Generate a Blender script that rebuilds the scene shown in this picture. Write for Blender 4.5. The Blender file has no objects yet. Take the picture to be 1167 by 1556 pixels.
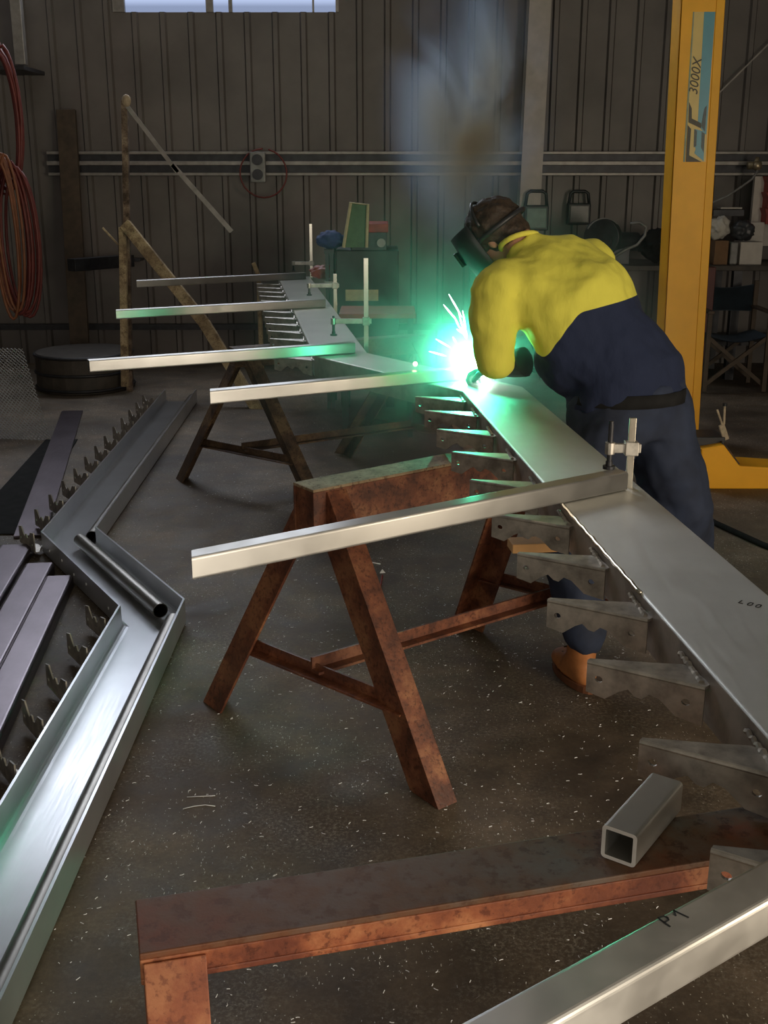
import bpy, bmesh, math, random
from mathutils import Vector, Matrix, Euler
random.seed(7)
SC = bpy.context.scene
COL = SC.collection
PI = math.pi
# ------------------------------------------------------------------ camera
F, H, OFF = 1700.0, 1.68, 518.0
P = math.atan(OFF / F); CP, SP = math.cos(P), math.sin(P)
cd = bpy.data.cameras.new('camera'); cam = bpy.data.objects.new('camera', cd); COL.objects.link(cam)
cam.location = (0, 0, H); cam.rotation_euler = (PI/2 - P, 0, 0)
cd.sensor_fit = 'VERTICAL'; cd.sensor_height = 36; cd.lens = F / 1556 * 36; cd.clip_start = .02
SC.camera = cam

def ray(x, y):
    a = (x-583.5)/F; b = -(y-778)/F
    return Vector((a, CP + b*SP, -SP + b*CP))
def at(x, y, z):          # a place on the level plane z
    r = ray(x, y); t = (z-H)/r.z; return Vector((r.x*t, r.y*t, z))
def atY(x, y, Y):         # a place at distance Y
    r = ray(x, y); t = Y/r.y; return Vector((r.x*t, Y, H + r.z*t))

# ------------------------------------------------------------------ mesh helpers
class MB:
    def __init__(s): s.bm = bmesh.new()
    def poly(s, pts, fs):
        vs = [s.bm.verts.new(p) for p in pts]
        for f in fs:
            try: s.bm.faces.new([vs[i] for i in f])
            except ValueError: pass
        return s
    def box(s, c, d, M=None):
        c = Vector(c); x, y, z = d[0]/2, d[1]/2, d[2]/2
        pts = [Vector((i*x, j*y, k*z)) for i in (-1, 1) for j in (-1, 1) for k in (-1, 1)]
        if M is not None: pts = [M @ p for p in pts]
        return s.poly([c+p for p in pts], [(0,1,3,2),(4,6,7,5),(0,4,5,1),(2,3,7,6),(0,2,6,4),(1,5,7,3)])
    def prism(s, prof, O, U, V, W):   # closed profile (u,v) extruded from O by vector W
        O, U, V, W = Vector(O), Vector(U), Vector(V), Vector(W); n = len(prof)
        a = [O+U*p[0]+V*p[1] for p in prof]
        return s.poly(a+[p+W for p in a], [tuple(range(n))[::-1], tuple(range(n, 2*n))] + [(i, (i+1) % n, n+(i+1) % n, n+i) for i in range(n)])
    def beam(s, a, b, prof, up=(0, 0, 1)):
        a, b = Vector(a), Vector(b); w = (b-a); n = w.normalized(); u = n.cross(Vector(up)).normalized(); v = u.cross(n).normalized()
        return s.prism(prof, a, u, v, w)
    def bar(s, a, b, w, h, up=(0, 0, 1)):
        return s.beam(a, b, [(-w/2, -h/2), (w/2, -h/2), (w/2, h/2), (-w/2, h/2)], up)
    def tube(s, path, r, n=10, closed=False, caps=True):
        path = [Vector(p) for p in path]; m = len(path); rs = r if isinstance(r, (list, tuple)) else [r]*m
        rings = []; prev = None
        for i, p in enumerate(path):
            if closed: t = (path[(i+1) % m]-path[i-1])
            else: t = path[min(i+1, m-1)]-path[max(i-1, 0)]
            t.normalize()
            if prev is None:
                u = t.cross(Vector((0, 0, 1)))
                if u.length < .1: u = t.cross(Vector((1, 0, 0)))
            else: u = prev - t*prev.dot(t)
            u.normalize(); prev = u; v = t.cross(u)
            rings.append([s.bm.verts.new(p+(u*math.cos(2*PI*k/n)+v*math.sin(2*PI*k/n))*rs[i]) for k in range(n)])
        for i in range(m if closed else m-1):
            A, B = rings[i], rings[(i+1) % m]
            for k in range(n): s.bm.faces.new((A[k], A[(k+1) % n], B[(k+1) % n], B[k]))
        if caps and not closed:
            s.bm.faces.new(rings[0][::-1]); s.bm.faces.new(rings[-1])
        return s
    def cyl(s, a, b, r, n=20): return s.tube([a, b], r, n)
    def ball(s, c, r, M=None, seg=20):
        if not isinstance(r, (tuple, list)): r = (r, r, r)
        T = Matrix.Translation(Vector(c)) @ (M.to_4x4() if M is not None else Matrix()) @ Matrix.Diagonal((*r, 1))
        bmesh.ops.create_uvsphere(s.bm, u_segments=seg, v_segments=max(8, seg*2//3), radius=1, matrix=T); return s
    def loft(s, rings, caps=True):    # rings: (centre, u, v) ellipses with half-axis vectors
        n = 24; R = []
        for c, u, v in rings:
            R.append([s.bm.verts.new(Vector(c)+Vector(u)*math.cos(2*PI*k/n)+Vector(v)*math.sin(2*PI*k/n)) for k in range(n)])
        for A, B in zip(R, R[1:]):
            for k in range(n): s.bm.faces.new((A[k], A[(k+1) % n], B[(k+1) % n], B[k]))
        if caps: s.bm.faces.new(R[0][::-1]); s.bm.faces.new(R[-1])
        return s
    def build(s, name, m, parent=None, smooth=False, bevel=0, remesh=0, smo=0, label=None):
        bmesh.ops.recalc_face_normals(s.bm, faces=s.bm.faces)
        me = bpy.data.meshes.new(name); s.bm.to_mesh(me); s.bm.free()
        o = bpy.data.objects.new(name, me); COL.objects.link(o)
        for k in (m if isinstance(m, (list, tuple)) else [m]): me.materials.append(k)
        if smooth:
            for f in me.polygons: f.use_smooth = True
        if remesh:
            r = o.modifiers.new('remesh', 'REMESH'); r.mode = 'VOXEL'; r.voxel_size = remesh; r.use_smooth_shade = True
            if smo: q = o.modifiers.new('smooth', 'SMOOTH'); q.factor = .5; q.iterations = smo
        if bevel:
            b = o.modifiers.new('bevel', 'BEVEL'); b.width = bevel; b.segments = 2; b.limit_method = 'ANGLE'; b.angle_limit = .6
        if parent is not None:
            o.parent = parent; o.matrix_parent_inverse = parent.matrix_basis.inverted()
        if label: o['label'] = label
        return o
def root(name, label, cat, loc, group=None):
    o = bpy.data.objects.new(name, None); COL.objects.link(o); o.location = loc; o.empty_display_size = .1
    return tag(o, label, cat, group)
def tag(o, label, cat, group=None, kind=None):
    o['label'] = label; o['category'] = cat
    if group: o['group'] = group
    if kind: o['kind'] = kind
    return o
def struct(o, label=None):
    o['kind'] = 'structure'
    if label: o['label'] = label
    return o
def center_origin(o):     # puts a single-mesh thing's origin at its base
    me = o.data; c = [sum(v.co[i] for v in me.vertices)/len(me.vertices) for i in (0, 1)]; z = min(v.co.z for v in me.vertices)
    T = Vector((c[0], c[1], z)); me.transform(Matrix.Translation(-T)); o.location = o.location + T; return o

# ------------------------------------------------------------------ materials
def newmat(name):
    m = bpy.data.materials.new(name); m.use_nodes = True; nt = m.node_tree
    return m, nt, nt.nodes['Principled BSDF']
def nd(nt, t, **kw):
    n = nt.nodes.new(t)
    for k, v in kw.items():
        if k in n.inputs: n.inputs[k].default_value = v
        else: setattr(n, k, v)
    return n
def coords(nt, scale=(1, 1, 1), kind='Object', rot=(0, 0, 0)):
    tc = nt.nodes.new('ShaderNodeTexCoord'); mp = nt.nodes.new('ShaderNodeMapping')
    mp.inputs['Scale'].default_value = scale; mp.inputs['Rotation'].default_value = rot
    nt.links.new(tc.outputs[kind], mp.inputs[0]); return mp.outputs[0]
def ramp(nt, src, stops, interp='LINEAR'):
    r = nt.nodes.new('ShaderNodeValToRGB'); e = r.color_ramp.elements; r.color_ramp.interpolation = interp
    while len(e) < len(stops): e.new(.5)
    for k, (p, c) in enumerate(stops): e[k].position = p; e[k].color = (*c, 1) if len(c) == 3 else c
    nt.links.new(src, r.inputs[0]); return r.outputs[0]
def noise(nt, vec, scale, detail=4, rough=.55):
    n = nt.nodes.new('ShaderNodeTexNoise'); n.inputs['Scale'].default_value = scale; n.inputs['Detail'].default_value = detail; n.inputs['Roughness'].default_value = rough
    nt.links.new(vec, n.inputs['Vector']); return n.outputs['Fac']
def mixc(nt, f, a, b, mode='MIX'):
    m = nt.nodes.new('ShaderNodeMix'); m.data_type = 'RGBA'; m.blend_type = mode
    for s, v in ((m.inputs[0], f), (m.inputs[6], a), (m.inputs[7], b)):
        if hasattr(v, 'links'): nt.links.new(v, s)
        elif isinstance(v, (tuple, list)): s.default_value = (*v, 1) if len(v) == 3 else v
        else: s.default_value = v
    return m.outputs[2]
def bump(nt, b, src, strength=.3, dist=.01):
    n = nt.nodes.new('ShaderNodeBump'); n.inputs['Strength'].default_value = strength; n.inputs['Distance'].default_value = dist
    nt.links.new(src, n.inputs['Height']); nt.links.new(n.outputs[0], b.inputs['Normal'])
def plain(name, col, rough=.6, metal=0, vary=.25, sc=14, bmp=0, spec=.5):
    m, nt, b = newmat(name); v = coords(nt); n = noise(nt, v, sc)
    dark = tuple(c*(1-vary) for c in col); lite = tuple(min(1, c*(1+vary)) for c in col)
    nt.links.new(ramp(nt, n, [(.3, dark), (.7, lite)]), b.inputs['Base Color'])
    b.inputs['Roughness'].default_value = rough; b.inputs['Metallic'].default_value = metal
    b.inputs['Specular IOR Level'].default_value = spec
    if bmp: bump(nt, b, n, bmp)
    return m
def metal(name, col=(.6, .6, .6), rough=.3, stretch=(2, 60, 60), stain=.25, rot=(0, 0, 0), big=3.0, brush=.35, grain=None, aniso=.85, met=1):
    m, nt, b = newmat(name)
    v = coords(nt, stretch, rot=rot); n1 = noise(nt, v, 4, 5, .6)
    v2 = coords(nt); n2 = noise(nt, v2, big, 5, .6)
    a = ramp(nt, n2, [(.3, tuple(c*(1-stain) for c in col)), (.6, col), (.8, tuple(min(1, c*1.08) for c in col))])
    nt.links.new(mixc(nt, brush, a, ramp(nt, n1, [(.35, (.75, .75, .75)), (.65, (1, 1, 1))]), 'MULTIPLY'), b.inputs['Base Color'])
    b.inputs['Metallic'].default_value = met
    if grain:       # brushed finish: reflections smear across the grain
        g = nt.nodes.new('ShaderNodeCombineXYZ')
        for i in range(3): g.inputs[i].default_value = grain[i]
        nt.links.new(g.outputs[0], b.inputs['Tangent']); b.inputs['Anisotropic'].default_value = aniso; b.inputs['Anisotropic Rotation'].default_value = .25
    rr = ramp(nt, n1, [(.2, (rough*.8,)*3), (.8, (rough*1.25,)*3)]); nt.links.new(rr, b.inputs['Roughness'])
    bump(nt, b, n1, .03, .002)
    return m
def rust(name, c1, c2, c3, rough=.75, gl=0.0, sc=9):
    m, nt, b = newmat(name); v = coords(nt)
    n = noise(nt, v, sc, 8, .65); n2 = noise(nt, v, sc*9, 4, .65); n3 = noise(nt, v, sc*.35, 3, .5)
    base = ramp(nt, n, [(.38, c1), (.5, c2), (.61, c3)])
    spot = ramp(nt, n2, [(.37, (.38, .30, .28)), (.46, (1, 1, 1)), (.7, (1.15, 1.15, 1.15))])
    bb = mixc(nt, .8, base, spot, 'MULTIPLY')
    bb = mixc(nt, ramp(nt, n3, [(.45, (0, 0, 0)), (.6, (.5, .5, .5))]), bb, c1)
    nt.links.new(bb, b.inputs['Base Color']); b.inputs['Roughness'].default_value = rough
    b.inputs['Metallic'].default_value = gl
    bump(nt, b, n2, .3, .003)
    return m
def emit(name, col, st):
    m = bpy.data.materials.new(name); m.use_nodes = True; nt = m.node_tree; nt.nodes.clear()
    e = nt.nodes.new('ShaderNodeEmission'); e.inputs[0].default_value = (*col, 1); e.inputs[1].default_value = st
    o = nt.nodes.new('ShaderNodeOutputMaterial'); nt.links.new(e.outputs[0], o.inputs[0]); return m

M = {}
M['tube'] = metal('brushed_stainless', (.56, .55, .53), .36, (3, 3, 3), .06, brush=.12, grain=(.88, .47, 0), aniso=.9, met=.95)
M['plate'] = metal('mill_finish_plate', (.56, .55, .50), .45, (40, 3, 40), .15, brush=.15, grain=(-.1, 1, 0), aniso=.7, met=.7)
M['offcut'] = metal('offcut_tube', (.55, .54, .50), .35, (20, 20, 20), .15, brush=.15, met=.75)
M['cut_edge'] = plain('bright_cut_edge', (.75, .72, .68), .5)
M['plate2'] = metal('mill_finish_channel', (.60, .61, .63), .36, (60, 2, 60), .12, brush=.15, grain=(-.08, 1, 0), aniso=.9, met=.78)
M['plate3'] = metal('dull_channel_steel', (.20, .17, .19), .34, (40, 2, 40), .3)
M['pipe'] = metal('dull_pipe', (.34, .32, .29), .35, (10, 10, 10), .3)
M['bracket'] = metal('bracket_steel', (.58, .54, .48), .42, (20, 20, 20), .5, big=22, met=.75)
M['flange'] = metal('heat_stained_flange', (.52, .46, .40), .5, (20, 20, 20), .55, big=9, met=.55)
M['chrome'] = metal('zinc_bar', (.75, .7, .6), .2, (30, 30, 2), .15)
M['dark_steel'] = plain('dark_steel', (.05, .05, .055), .45, .6)
M['rust'] = rust('rusty_orange_steel', (.17, .045, .022), (.38, .115, .045), (.58, .24, .10), .6)
M['rust_dark'] = rust('rusty_brown_steel', (.04, .022, .012), (.10, .055, .028), (.19, .12, .06))
M['rust_mid'] = rust('rusty_maroon_steel', (.085, .028, .015), (.19, .062, .028), (.30, .125, .055), .5)
M['rust_tan'] = rust('tan_primed_steel', (.20, .13, .07), (.34, .24, .14), (.42, .31, .19))
M['rust_top'] = rust('worn_grey_brown_steel', (.20, .060, .022), (.15, .095, .055), (.15, .145, .125), .6, .1, 5)
M['yellow_paint'] = plain('yellow_paint', (.90, .42, .015), .42, 0, .08, 5, spec=.3)
M['cream'] = plain('cream_paint', (.42, .33, .22), .6, 0, .3, 30)
M['timber'] = plain('timber', (.62, .34, .13), .7, 0, .2, 8)
M['black'] = plain('black_plastic', (.02, .02, .022), .45)
M['black_rub'] = plain('black_rubber', (.018, .018, .018), .95, spec=.15)
M['white'] = plain('white_board', (.62, .58, .52), .7, 0, .08)
M['brown_box'] = plain('brown_cardboard', (.22, .12, .06), .8, 0, .1)
M['redp'] = plain('red_plastic', (.28, .03, .02), .5)
M['redhose'] = plain('red_hose', (.16, .03, .025), .5)
M['orangehose'] = plain('orange_cable', (.22, .075, .03), .5)
M['bluep'] = plain('blue_cloth', (.03, .05, .16), .8)
M['greenp'] = plain('green_panel', (.06, .14, .06), .5)
M['navy_canvas'] = plain('navy_canvas', (.03, .045, .06), .9, 0, .3, 6, .1)
M['wood_dark'] = plain('dark_wood', (.075, .05, .03), .6, 0, .3)
M['bench'] = plain('bench_top', (.06, .05, .04), .6, 0, .3)
M['grey'] = plain('grey_paint', (.25, .25, .24), .5, .2)
M['galv'] = plain('painted_girt', (.30, .28, .26), .45, .5, .2)
M['label'] = plain('pale_label', (.45, .42, .25), .6, 0, .2, 20)
M['ink'] = plain('black_marker', (.015, .015, .015), .7)
M['hole'] = plain('white_tag', (.8, .8, .8), .6)

def build_floor_mat():
    m, nt, b = newmat('swarf_strewn_concrete'); v = coords(nt)
    n1 = noise(nt, v, 1.1, 8, .62); n2 = noise(nt, v, 7, 6, .65); n3 = noise(nt, v, 60, 3, .7)
    base = ramp(nt, n1, [(.33, (.062, .044, .029)), (.5, (.135, .101, .069)), (.66, (.25, .195, .138))])
    base = mixc(nt, .75, base, ramp(nt, n2, [(.3, (.45, .43, .4)), (.7, (1.25, 1.2, 1.15))]), 'MULTIPLY')
    base = mixc(nt, .4, base, ramp(nt, n3, [(.3, (.5, .5, .5)), (.7, (1.3, 1.3, 1.3))]), 'MULTIPLY')
    d1 = noise(nt, v, 2.6, 5, .65); d2 = noise(nt, v, 95, 4, .8)
    dm = nt.nodes.new('ShaderNodeMath'); dm.operation = 'MULTIPLY'; nt.links.new(ramp(nt, d1, [(.42, (0, 0, 0)), (.7, (1, 1, 1))]), dm.inputs[0]); nt.links.new(ramp(nt, d2, [(.48, (0, 0, 0)), (.62, (.8, .8, .8))]), dm.inputs[1])
    base = mixc(nt, dm.outputs[0], base, (.34, .30, .235))
    # bright swarf: scattered specks, thicker in drifts
    def specks(scale, cut, stretch, rot):
        vv = coords(nt, stretch, rot=(0, 0, rot))
        vo = nt.nodes.new('ShaderNodeTexVoronoi'); vo.inputs['Scale'].default_value = scale; nt.links.new(vv, vo.inputs['Vector'])
        sep = nt.nodes.new('ShaderNodeSeparateColor'); nt.links.new(vo.outputs['Color'], sep.inputs[0])
        drift = noise(nt, v, 2.2, 4, .6)
        th = nt.nodes.new('ShaderNodeMapRange'); nt.links.new(drift, th.inputs[0])
        th.inputs[1].default_value = .44; th.inputs[2].default_value = .66; th.inputs[3].default_value = 0.0; th.inputs[4].default_value = cut
        lt = nt.nodes.new('ShaderNodeMath'); lt.operation = 'LESS_THAN'; nt.links.new(sep.outputs[0], lt.inputs[0]); nt.links.new(th.outputs[0], lt.inputs[1])
        d = nt.nodes.new('ShaderNodeMath'); d.operation = 'LESS_THAN'; nt.links.new(vo.outputs['Distance'], d.inputs[0]); d.inputs[1].default_value = .22
        mm = nt.nodes.new('ShaderNodeMath'); mm.operation = 'MULTIPLY'; nt.links.new(lt.outputs[0], mm.inputs[0]); nt.links.new(d.outputs[0], mm.inputs[1])
        return mm.outputs[0]
    s1 = specks(150, .30, (1, 1, 1), 0); s2 = specks(170, .13, (1, .25, 1), .6); s3 = specks(170, .12, (1, .25, 1), 2.1)
    mx = nt.nodes.new('ShaderNodeMath'); mx.operation = 'MAXIMUM'; nt.links.new(s1, mx.inputs[0]); nt.links.new(s2, mx.inputs[1])
    mx2 = nt.nodes.new('ShaderNodeMath'); mx2.operation = 'MAXIMUM'; nt.links.new(mx.outputs[0], mx2.inputs[0]); nt.links.new(s3, mx2.inputs[1])
    nt.links.new(mixc(nt, mx2.outputs[0], base, (.55, .52, .44)), b.inputs['Base Color'])
    nt.links.new(ramp(nt, n2, [(.3, (.58,)*3), (.7, (.78,)*3)]), b.inputs['Roughness'])
    bump(nt, b, n3, .25, .003)
    return m
M['floor'] = build_floor_mat()
M['patch'] = plain('paler_concrete_patch', (.15, .135, .10), .5, 0, .35, 9)
M['cladding'] = plain('grey_brown_cladding', (.155, .138, .128), .5, .15, .2, 2)
M['ceiling'] = plain('silver_roof_lining', (.30, .29, .27), .7)
M['wall_plain'] = plain('shed_wall', (.09, .085, .08), .8)

# ------------------------------------------------------------------ the shed
X0, X1, YB, YF, ZC = -4.6, 5.0, 10.2, -5.0, 5.6
f = struct(MB().box(((X0+X1)/2, (YB+YF)/2, -.05), (X1-X0+.4, YB-YF+.4, .1)).build('floor', M['floor']))
# ribbed back wall, with the opening for the high windows left out
wins = [(-3.9, -2.27), (-2.17, -1.49), (-1.43, -1.30), (-1.27, -.60), (-.585, -.405)]
WZ0, WZ1 = 2.955, 5.2
def ribs(mb, xa, xb, za, zb, Y=YB, pitch=.236, phase=.03):
    x = xa; pts = [(xa, 0)]
    k = math.floor((xa-phase)/pitch)
    while True:
        c = phase+k*pitch
        for dx, dy in ((-.032, 0), (-.018, .028), (.018, .028), (.032, 0)):
            if xa < c+dx < xb: pts.append((c+dx, dy))
        k += 1
        if c > xb: break
    pts.append((xb, 0))
    V = [];
    for (x, d) in pts: V += [(x, Y-d, za), (x, Y-d, zb)]
    mb.poly(V, [(2*i, 2*i+2, 2*i+3, 2*i+1) for i in range(len(pts)-1)])
b = MB(); ribs(b, X0, X1, 0, 2.955); ribs(b, -.38, X1, 2.955, ZC); ribs(b, X0, -.38, WZ1, ZC)
ribs(b, X0, -2.24, 2.955, 3.35); b.box(((X0-2.24)/2, YB+.06, 3.15), (-2.24-X0, .04, .4)); b.box(((X0+X1)/2, YB+.06, WZ0/2), (X1-X0, .04, WZ0)); b.box(((X1-.38)/2, YB+.06, (ZC+WZ0)/2), (X1+.38, .04, ZC-WZ0))
struct(b.build('wall_back', M['cladding']))
b = MB(); b.box((X0-.05, (YB+YF)/2, ZC/2), (.1, YB-YF, ZC)); struct(b.build('wall_left', M['wall_plain']))
DY0, DY1, DZ = -4.4, -1.05, 3.4          # side door opening, right of and behind the camera, with a narrow door beside it
EY0, EY1 = -.10, .50
b = MB(); b.box((X1+.05, (YB+EY1)/2, ZC/2), (.1, YB-EY1, ZC)); b.box((X1+.05, (DY1+EY0)/2, ZC/2), (.1, EY0-DY1, ZC)); b.box((X1+.05, (EY0+EY1)/2, (2.4+ZC)/2), (.1, EY1-EY0, ZC-2.4)); b.box((X1+.05, (YF+DY0)/2, ZC/2), (.1, DY0-YF, ZC)); b.box((X1+.05, (DY0+DY1)/2, (DZ+ZC)/2), (.1, DY1-DY0, ZC-DZ))
struct(b.build('wall_right', M['wall_plain']))
b = MB(); b.box((0, YF-.05, ZC/2), (X1-X0+.4, .1, ZC)); struct(b.build('wall_front', M['wall_plain']))
b = MB(); b.box(((X0+X1)/2, (YB+YF)/2, ZC+.05), (X1-X0+.4, YB-YF+.4, .1)); struct(b.build('ceiling', M['ceiling']))
def window_mat():
    m = bpy.data.materials.new('daylit_translucent_sheet'); m.use_nodes = True; nt = m.node_tree; nt.nodes.clear()
    tc = nt.nodes.new('ShaderNodeTexCoord'); sp = nt.nodes.new('ShaderNodeSeparateXYZ'); nt.links.new(tc.outputs['Object'], sp.inputs[0])
    mr = nt.nodes.new('ShaderNodeMapRange'); nt.links.new(sp.outputs[2], mr.inputs[0]); mr.inputs[1].default_value = 3.0; mr.inputs[2].default_value = 3.7
    c = ramp(nt, mr.outputs[0], [(0, (.36, .44, .66)), (1, (.84, .90, 1.0))])
    e = nt.nodes.new('ShaderNodeEmission'); nt.links.new(c, e.inputs[0])
    st = nt.nodes.new('ShaderNodeMapRange'); nt.links.new(mr.outputs[0], st.inputs[0]); st.inputs[3].default_value = WIN_LO; st.inputs[4].default_value = WIN_HI
    nt.links.new(st.outputs[0], e.inputs[1])
    o = nt.nodes.new('ShaderNodeOutputMaterial'); nt.links.new(e.outputs[0], o.inputs[0]); return m
WIN_LO, WIN_HI = .75, 8.0
M['window'] = window_mat()
for k, (a, c) in enumerate(wins):
    z0_ = 3.35 if k == 0 else WZ0; b = MB(); b.box(((a+c)/2, YB+.02, (z0_+WZ1)/2), (c-a, .012, WZ1-z0_)); w = struct(b.build('window_%d' % (k+1), M['window']))
b = MB()
for x in (-4.25, -2.22, -1.46, -1.285, -.5925, -.392):
    wd = .7 if x < -4 else .1 if x == -2.22 else .06 if x == -1.46 else .03 if x == -1.285 else .015 if x == -.5925 else .026
    b.box((x, YB, (WZ0+WZ1)/2), (wd, .05, WZ1-WZ0))
struct(b.build('trim_1', M['galv']))
# steel column and the horizontal girt with its two lipped edges
b = MB(); p0, p1 = atY(793, 300, 9.95), atY(801, 0, 9.95); dx = .185
b.bar((p0.x+dx/2-.04, 9.98, 0), (p0.x+dx/2+.05, 9.98, ZC), .18, .012, (0, 1, 0)); b.bar((p0.x+dx/2-.04, 10.08, 0), (p0.x+dx/2+.05, 10.08, ZC), .01, .18, (0, 1, 0)); b.bar((p0.x+dx/2-.04, 10.17, 0), (p0.x+dx/2+.05, 10.17, ZC), .18, .012, (0, 1, 0))
M['column'] = plain('pale_column', (.42, .38, .34), .5, .1, .1)
struct(b.build('trim_2', M['column']), 'pale steel column standing against the back wall')
b = MB(); zt = 1.83; zb = 1.655
for z, h, y in ((zt, .026, 10.10), (zt-.085, .036, 10.08), (zb, .026, 10.10)):
    b.box(((-2.9+3.6)/2, y, z), (6.5, .03, h))
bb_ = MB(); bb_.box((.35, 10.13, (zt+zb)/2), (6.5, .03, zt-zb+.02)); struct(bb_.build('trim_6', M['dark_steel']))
struct(b.build('trim_3', M['galv'], bevel=.005), 'horizontal steel wall rail with lipped edges')
b = MB(); b.box((-.9, 10.12, .34), (7.0, .06, .05)); struct(b.build('trim_4', M['dark_steel']), 'low horizontal rail along the foot of the back wall')

# ------------------------------------------------------------------ trestles (I-beam top, splayed angle legs)
def angle_prof(w, t=.008): return [(0, 0), (w, 0), (w, t), (t, t), (t, w), (0, w)]
T = .795
def trestle(label, A, B, feetA, feetB, mat, topmat, beam_w=.1, beam_h=.1, leg_w=.075, brace=True, st=.24, end=.045, lxf=.66):
    A, B = Vector(A), Vector(B); r = root('trestle', label, 'trestle', ((A.x+B.x)/2, (A.y+B.y)/2, 0), 'rusty steel trestles')
    d = (B-A).normalized(); u = Vector((d.y, -d.x, 0)); w = beam_w/2; t = .009
    top = MB(); top.bar(A+Vector((0, 0, -t/2)), B+Vector((0, 0, -t/2)), beam_w, t); top.build('top_plate', topmat, r, bevel=.002)
    m = MB(); m.bar(A+Vector((0, 0, -beam_h/2))+u*(w-t/2), B+Vector((0, 0, -beam_h/2))+u*(w-t/2), t, beam_h-2*t); m.bar(A+Vector((0, 0, -beam_h/2))-u*(w-t/2), B+Vector((0, 0, -beam_h/2))-u*(w-t/2), t, beam_h-2*t)
    m.bar(A+Vector((0, 0, -beam_h+t/2)), B+Vector((0, 0, -beam_h+t/2)), beam_w, t)
    m.bar(A+d*.003+Vector((0, 0, -beam_h/2)), A+d*.011+Vector((0, 0, -beam_h/2)), beam_w-2*t, beam_h-2*t); m.bar(B-d*.011+Vector((0, 0, -beam_h/2)), B-d*.003+Vector((0, 0, -beam_h/2)), beam_w-2*t, beam_h-2*t)
    m.build('beam', mat, r, bevel=.002)
    mids = []
    for E, feet, sg in ((A, feetA, 1), (B, feetB, -1)):
        pts = []
        for (fx, fy) in feet:
            ft = Vector((fx, fy, 0)); side = 1 if (ft-E).dot(u) > 0 else -1
            tp = E+u*side*(w+.004)+d*sg*end+Vector((0, 0, -.012))
            ax = (tp-ft).normalized(); out = (u*side); out = (out-ax*out.dot(ax)).normalized(); sd = ax.cross(out).normalized()
            if sd.dot(d)*sg > 0: sd = -sd
            m = MB(); lw, lt = leg_w, .009
            # angle section: one face across the frame end, the other running along the frame
            lx = lw*lxf; prof = [(0, 0), (lx, 0), (lx, lt), (lt, lt), (lt, lw), (0, lw)]
            m.prism(prof, ft, -sd, -out, tp-ft)
            # foot ends cut level with the floor
            bmesh.ops.bisect_plane(m.bm, geom=m.bm.verts[:]+m.bm.edges[:]+m.bm.faces[:], plane_co=(0, 0, .001), plane_no=(0, 0, -1), clear_outer=True)
            bmesh.ops.holes_fill(m.bm, edges=m.bm.edges[:])
            m.build('leg', mat, r, bevel=.0015)
            q = ft+(tp-ft)*(st/ (T-.012)); pts.append(q-out*.012+d*sg*.012)
        m = MB(); m.beam(pts[0], pts[1], [(-.02, -.02), (.02, -.02), (.02, -.014), (-.014, -.014), (-.014, .02), (-.02, .02)]); m.build('stretcher', mat, r)
        mids.append((pts[0]+pts[1])/2)
    if brace:
        m = MB(); m.beam(mids[0]+Vector((0, 0, .02)), mids[1]+Vector((0, 0, .02)), [(-.022, -.022), (.022, -.022), (.022, -.014), (-.014, -.014), (-.014, .022), (-.022, .022)]); m.build('long_brace', mat, r)
    return r
main_L = at(463, 738, T)
mA = Vector((-.238, 3.165, T)); md = Vector((.80, .60, 0)).normalized(); mB = mA+md*1.0
trestle('rusty steel trestle in the middle of the floor, carrying the near flight of the stringer', mA, mB,
        [(-.60, 3.36), (.150, 2.70)], [(.31, 4.03), (1.13, 3.40)], M['rust_mid'], M['rust_tan'], .11, .16, .105)
fA = atY(372, 545, 5.62); fA.z = T; fA = Vector((-.80, 5.86, T)); fB = fA+Vector((.85, .42, 0)).normalized()*1.15
trestle('brown steel trestle at the back, under the far flight of the stringer', fA, fB,
        [(-1.19, 6.17), (-.36, 5.55)], [(-.25, 6.75), (.60, 6.25)], M['rust_dark'], M['rust_dark'], .09, .1, .10)
nA = (at(195, 1370, T)+at(222, 1447, T))/2; nB = (at(1167, 1225, T)+at(1105, 1297, T))/2; nd_ = (nB-nA).normalized(); nB = nA+nd_*1.2
nu = Vector((nd_.y, -nd_.x, 0))
trestle('rusty trestle across the foreground with a worn grey top', nA, nB,
        [tuple((nA+nu*.30-nd_*.0)[:2]), tuple((nA-nu*.28)[:2])], [tuple((nB+nu*.3)[:2]), tuple((nB-nu*.28)[:2])], M['rust'], M['rust_top'], .108, .045, .074, end=.004, st=.3, lxf=1)

# ------------------------------------------------------------------ stringers
S = .89
def mitres(pts):
    pts = [Vector((p[0], p[1], 0)) for p in pts]; out = []
    for i in range(len(pts)):
        n = []
        if i > 0: e = (pts[i]-pts[i-1]).normalized(); n.append(Vector((-e.y, e.x, 0)))
        if i < len(pts)-1: e = (pts[i+1]-pts[i]).normalized(); n.append(Vector((-e.y, e.x, 0)))
        if len(n) == 1: out.append(n[0])
        else: mm = (n[0]+n[1]).normalized(); out.append(mm/mm.dot(n[0]))
    return pts, out
def channel_prof(W, h, t=.008, r=.006, ri=.004):   # web at v=0, flanges towards -v; rounded corners
    def arc(cx, cy, rr, a0, a1, n=4): return [(cx+rr*math.cos(a0+(a1-a0)*k/n), cy+rr*math.sin(a0+(a1-a0)*k/n)) for k in range(n+1)]
    p = [(0, -h)] + arc(r, -r, r, PI, PI/2) + arc(W-r, -r, r, PI/2, 0) + [(W, -h), (W-t, -h)]
    p += arc(W-t-ri, -t-ri, ri, 0, PI/2) + arc(t+ri, -t-ri, ri, PI/2, PI) + [(t, -h)]
    return p
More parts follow.
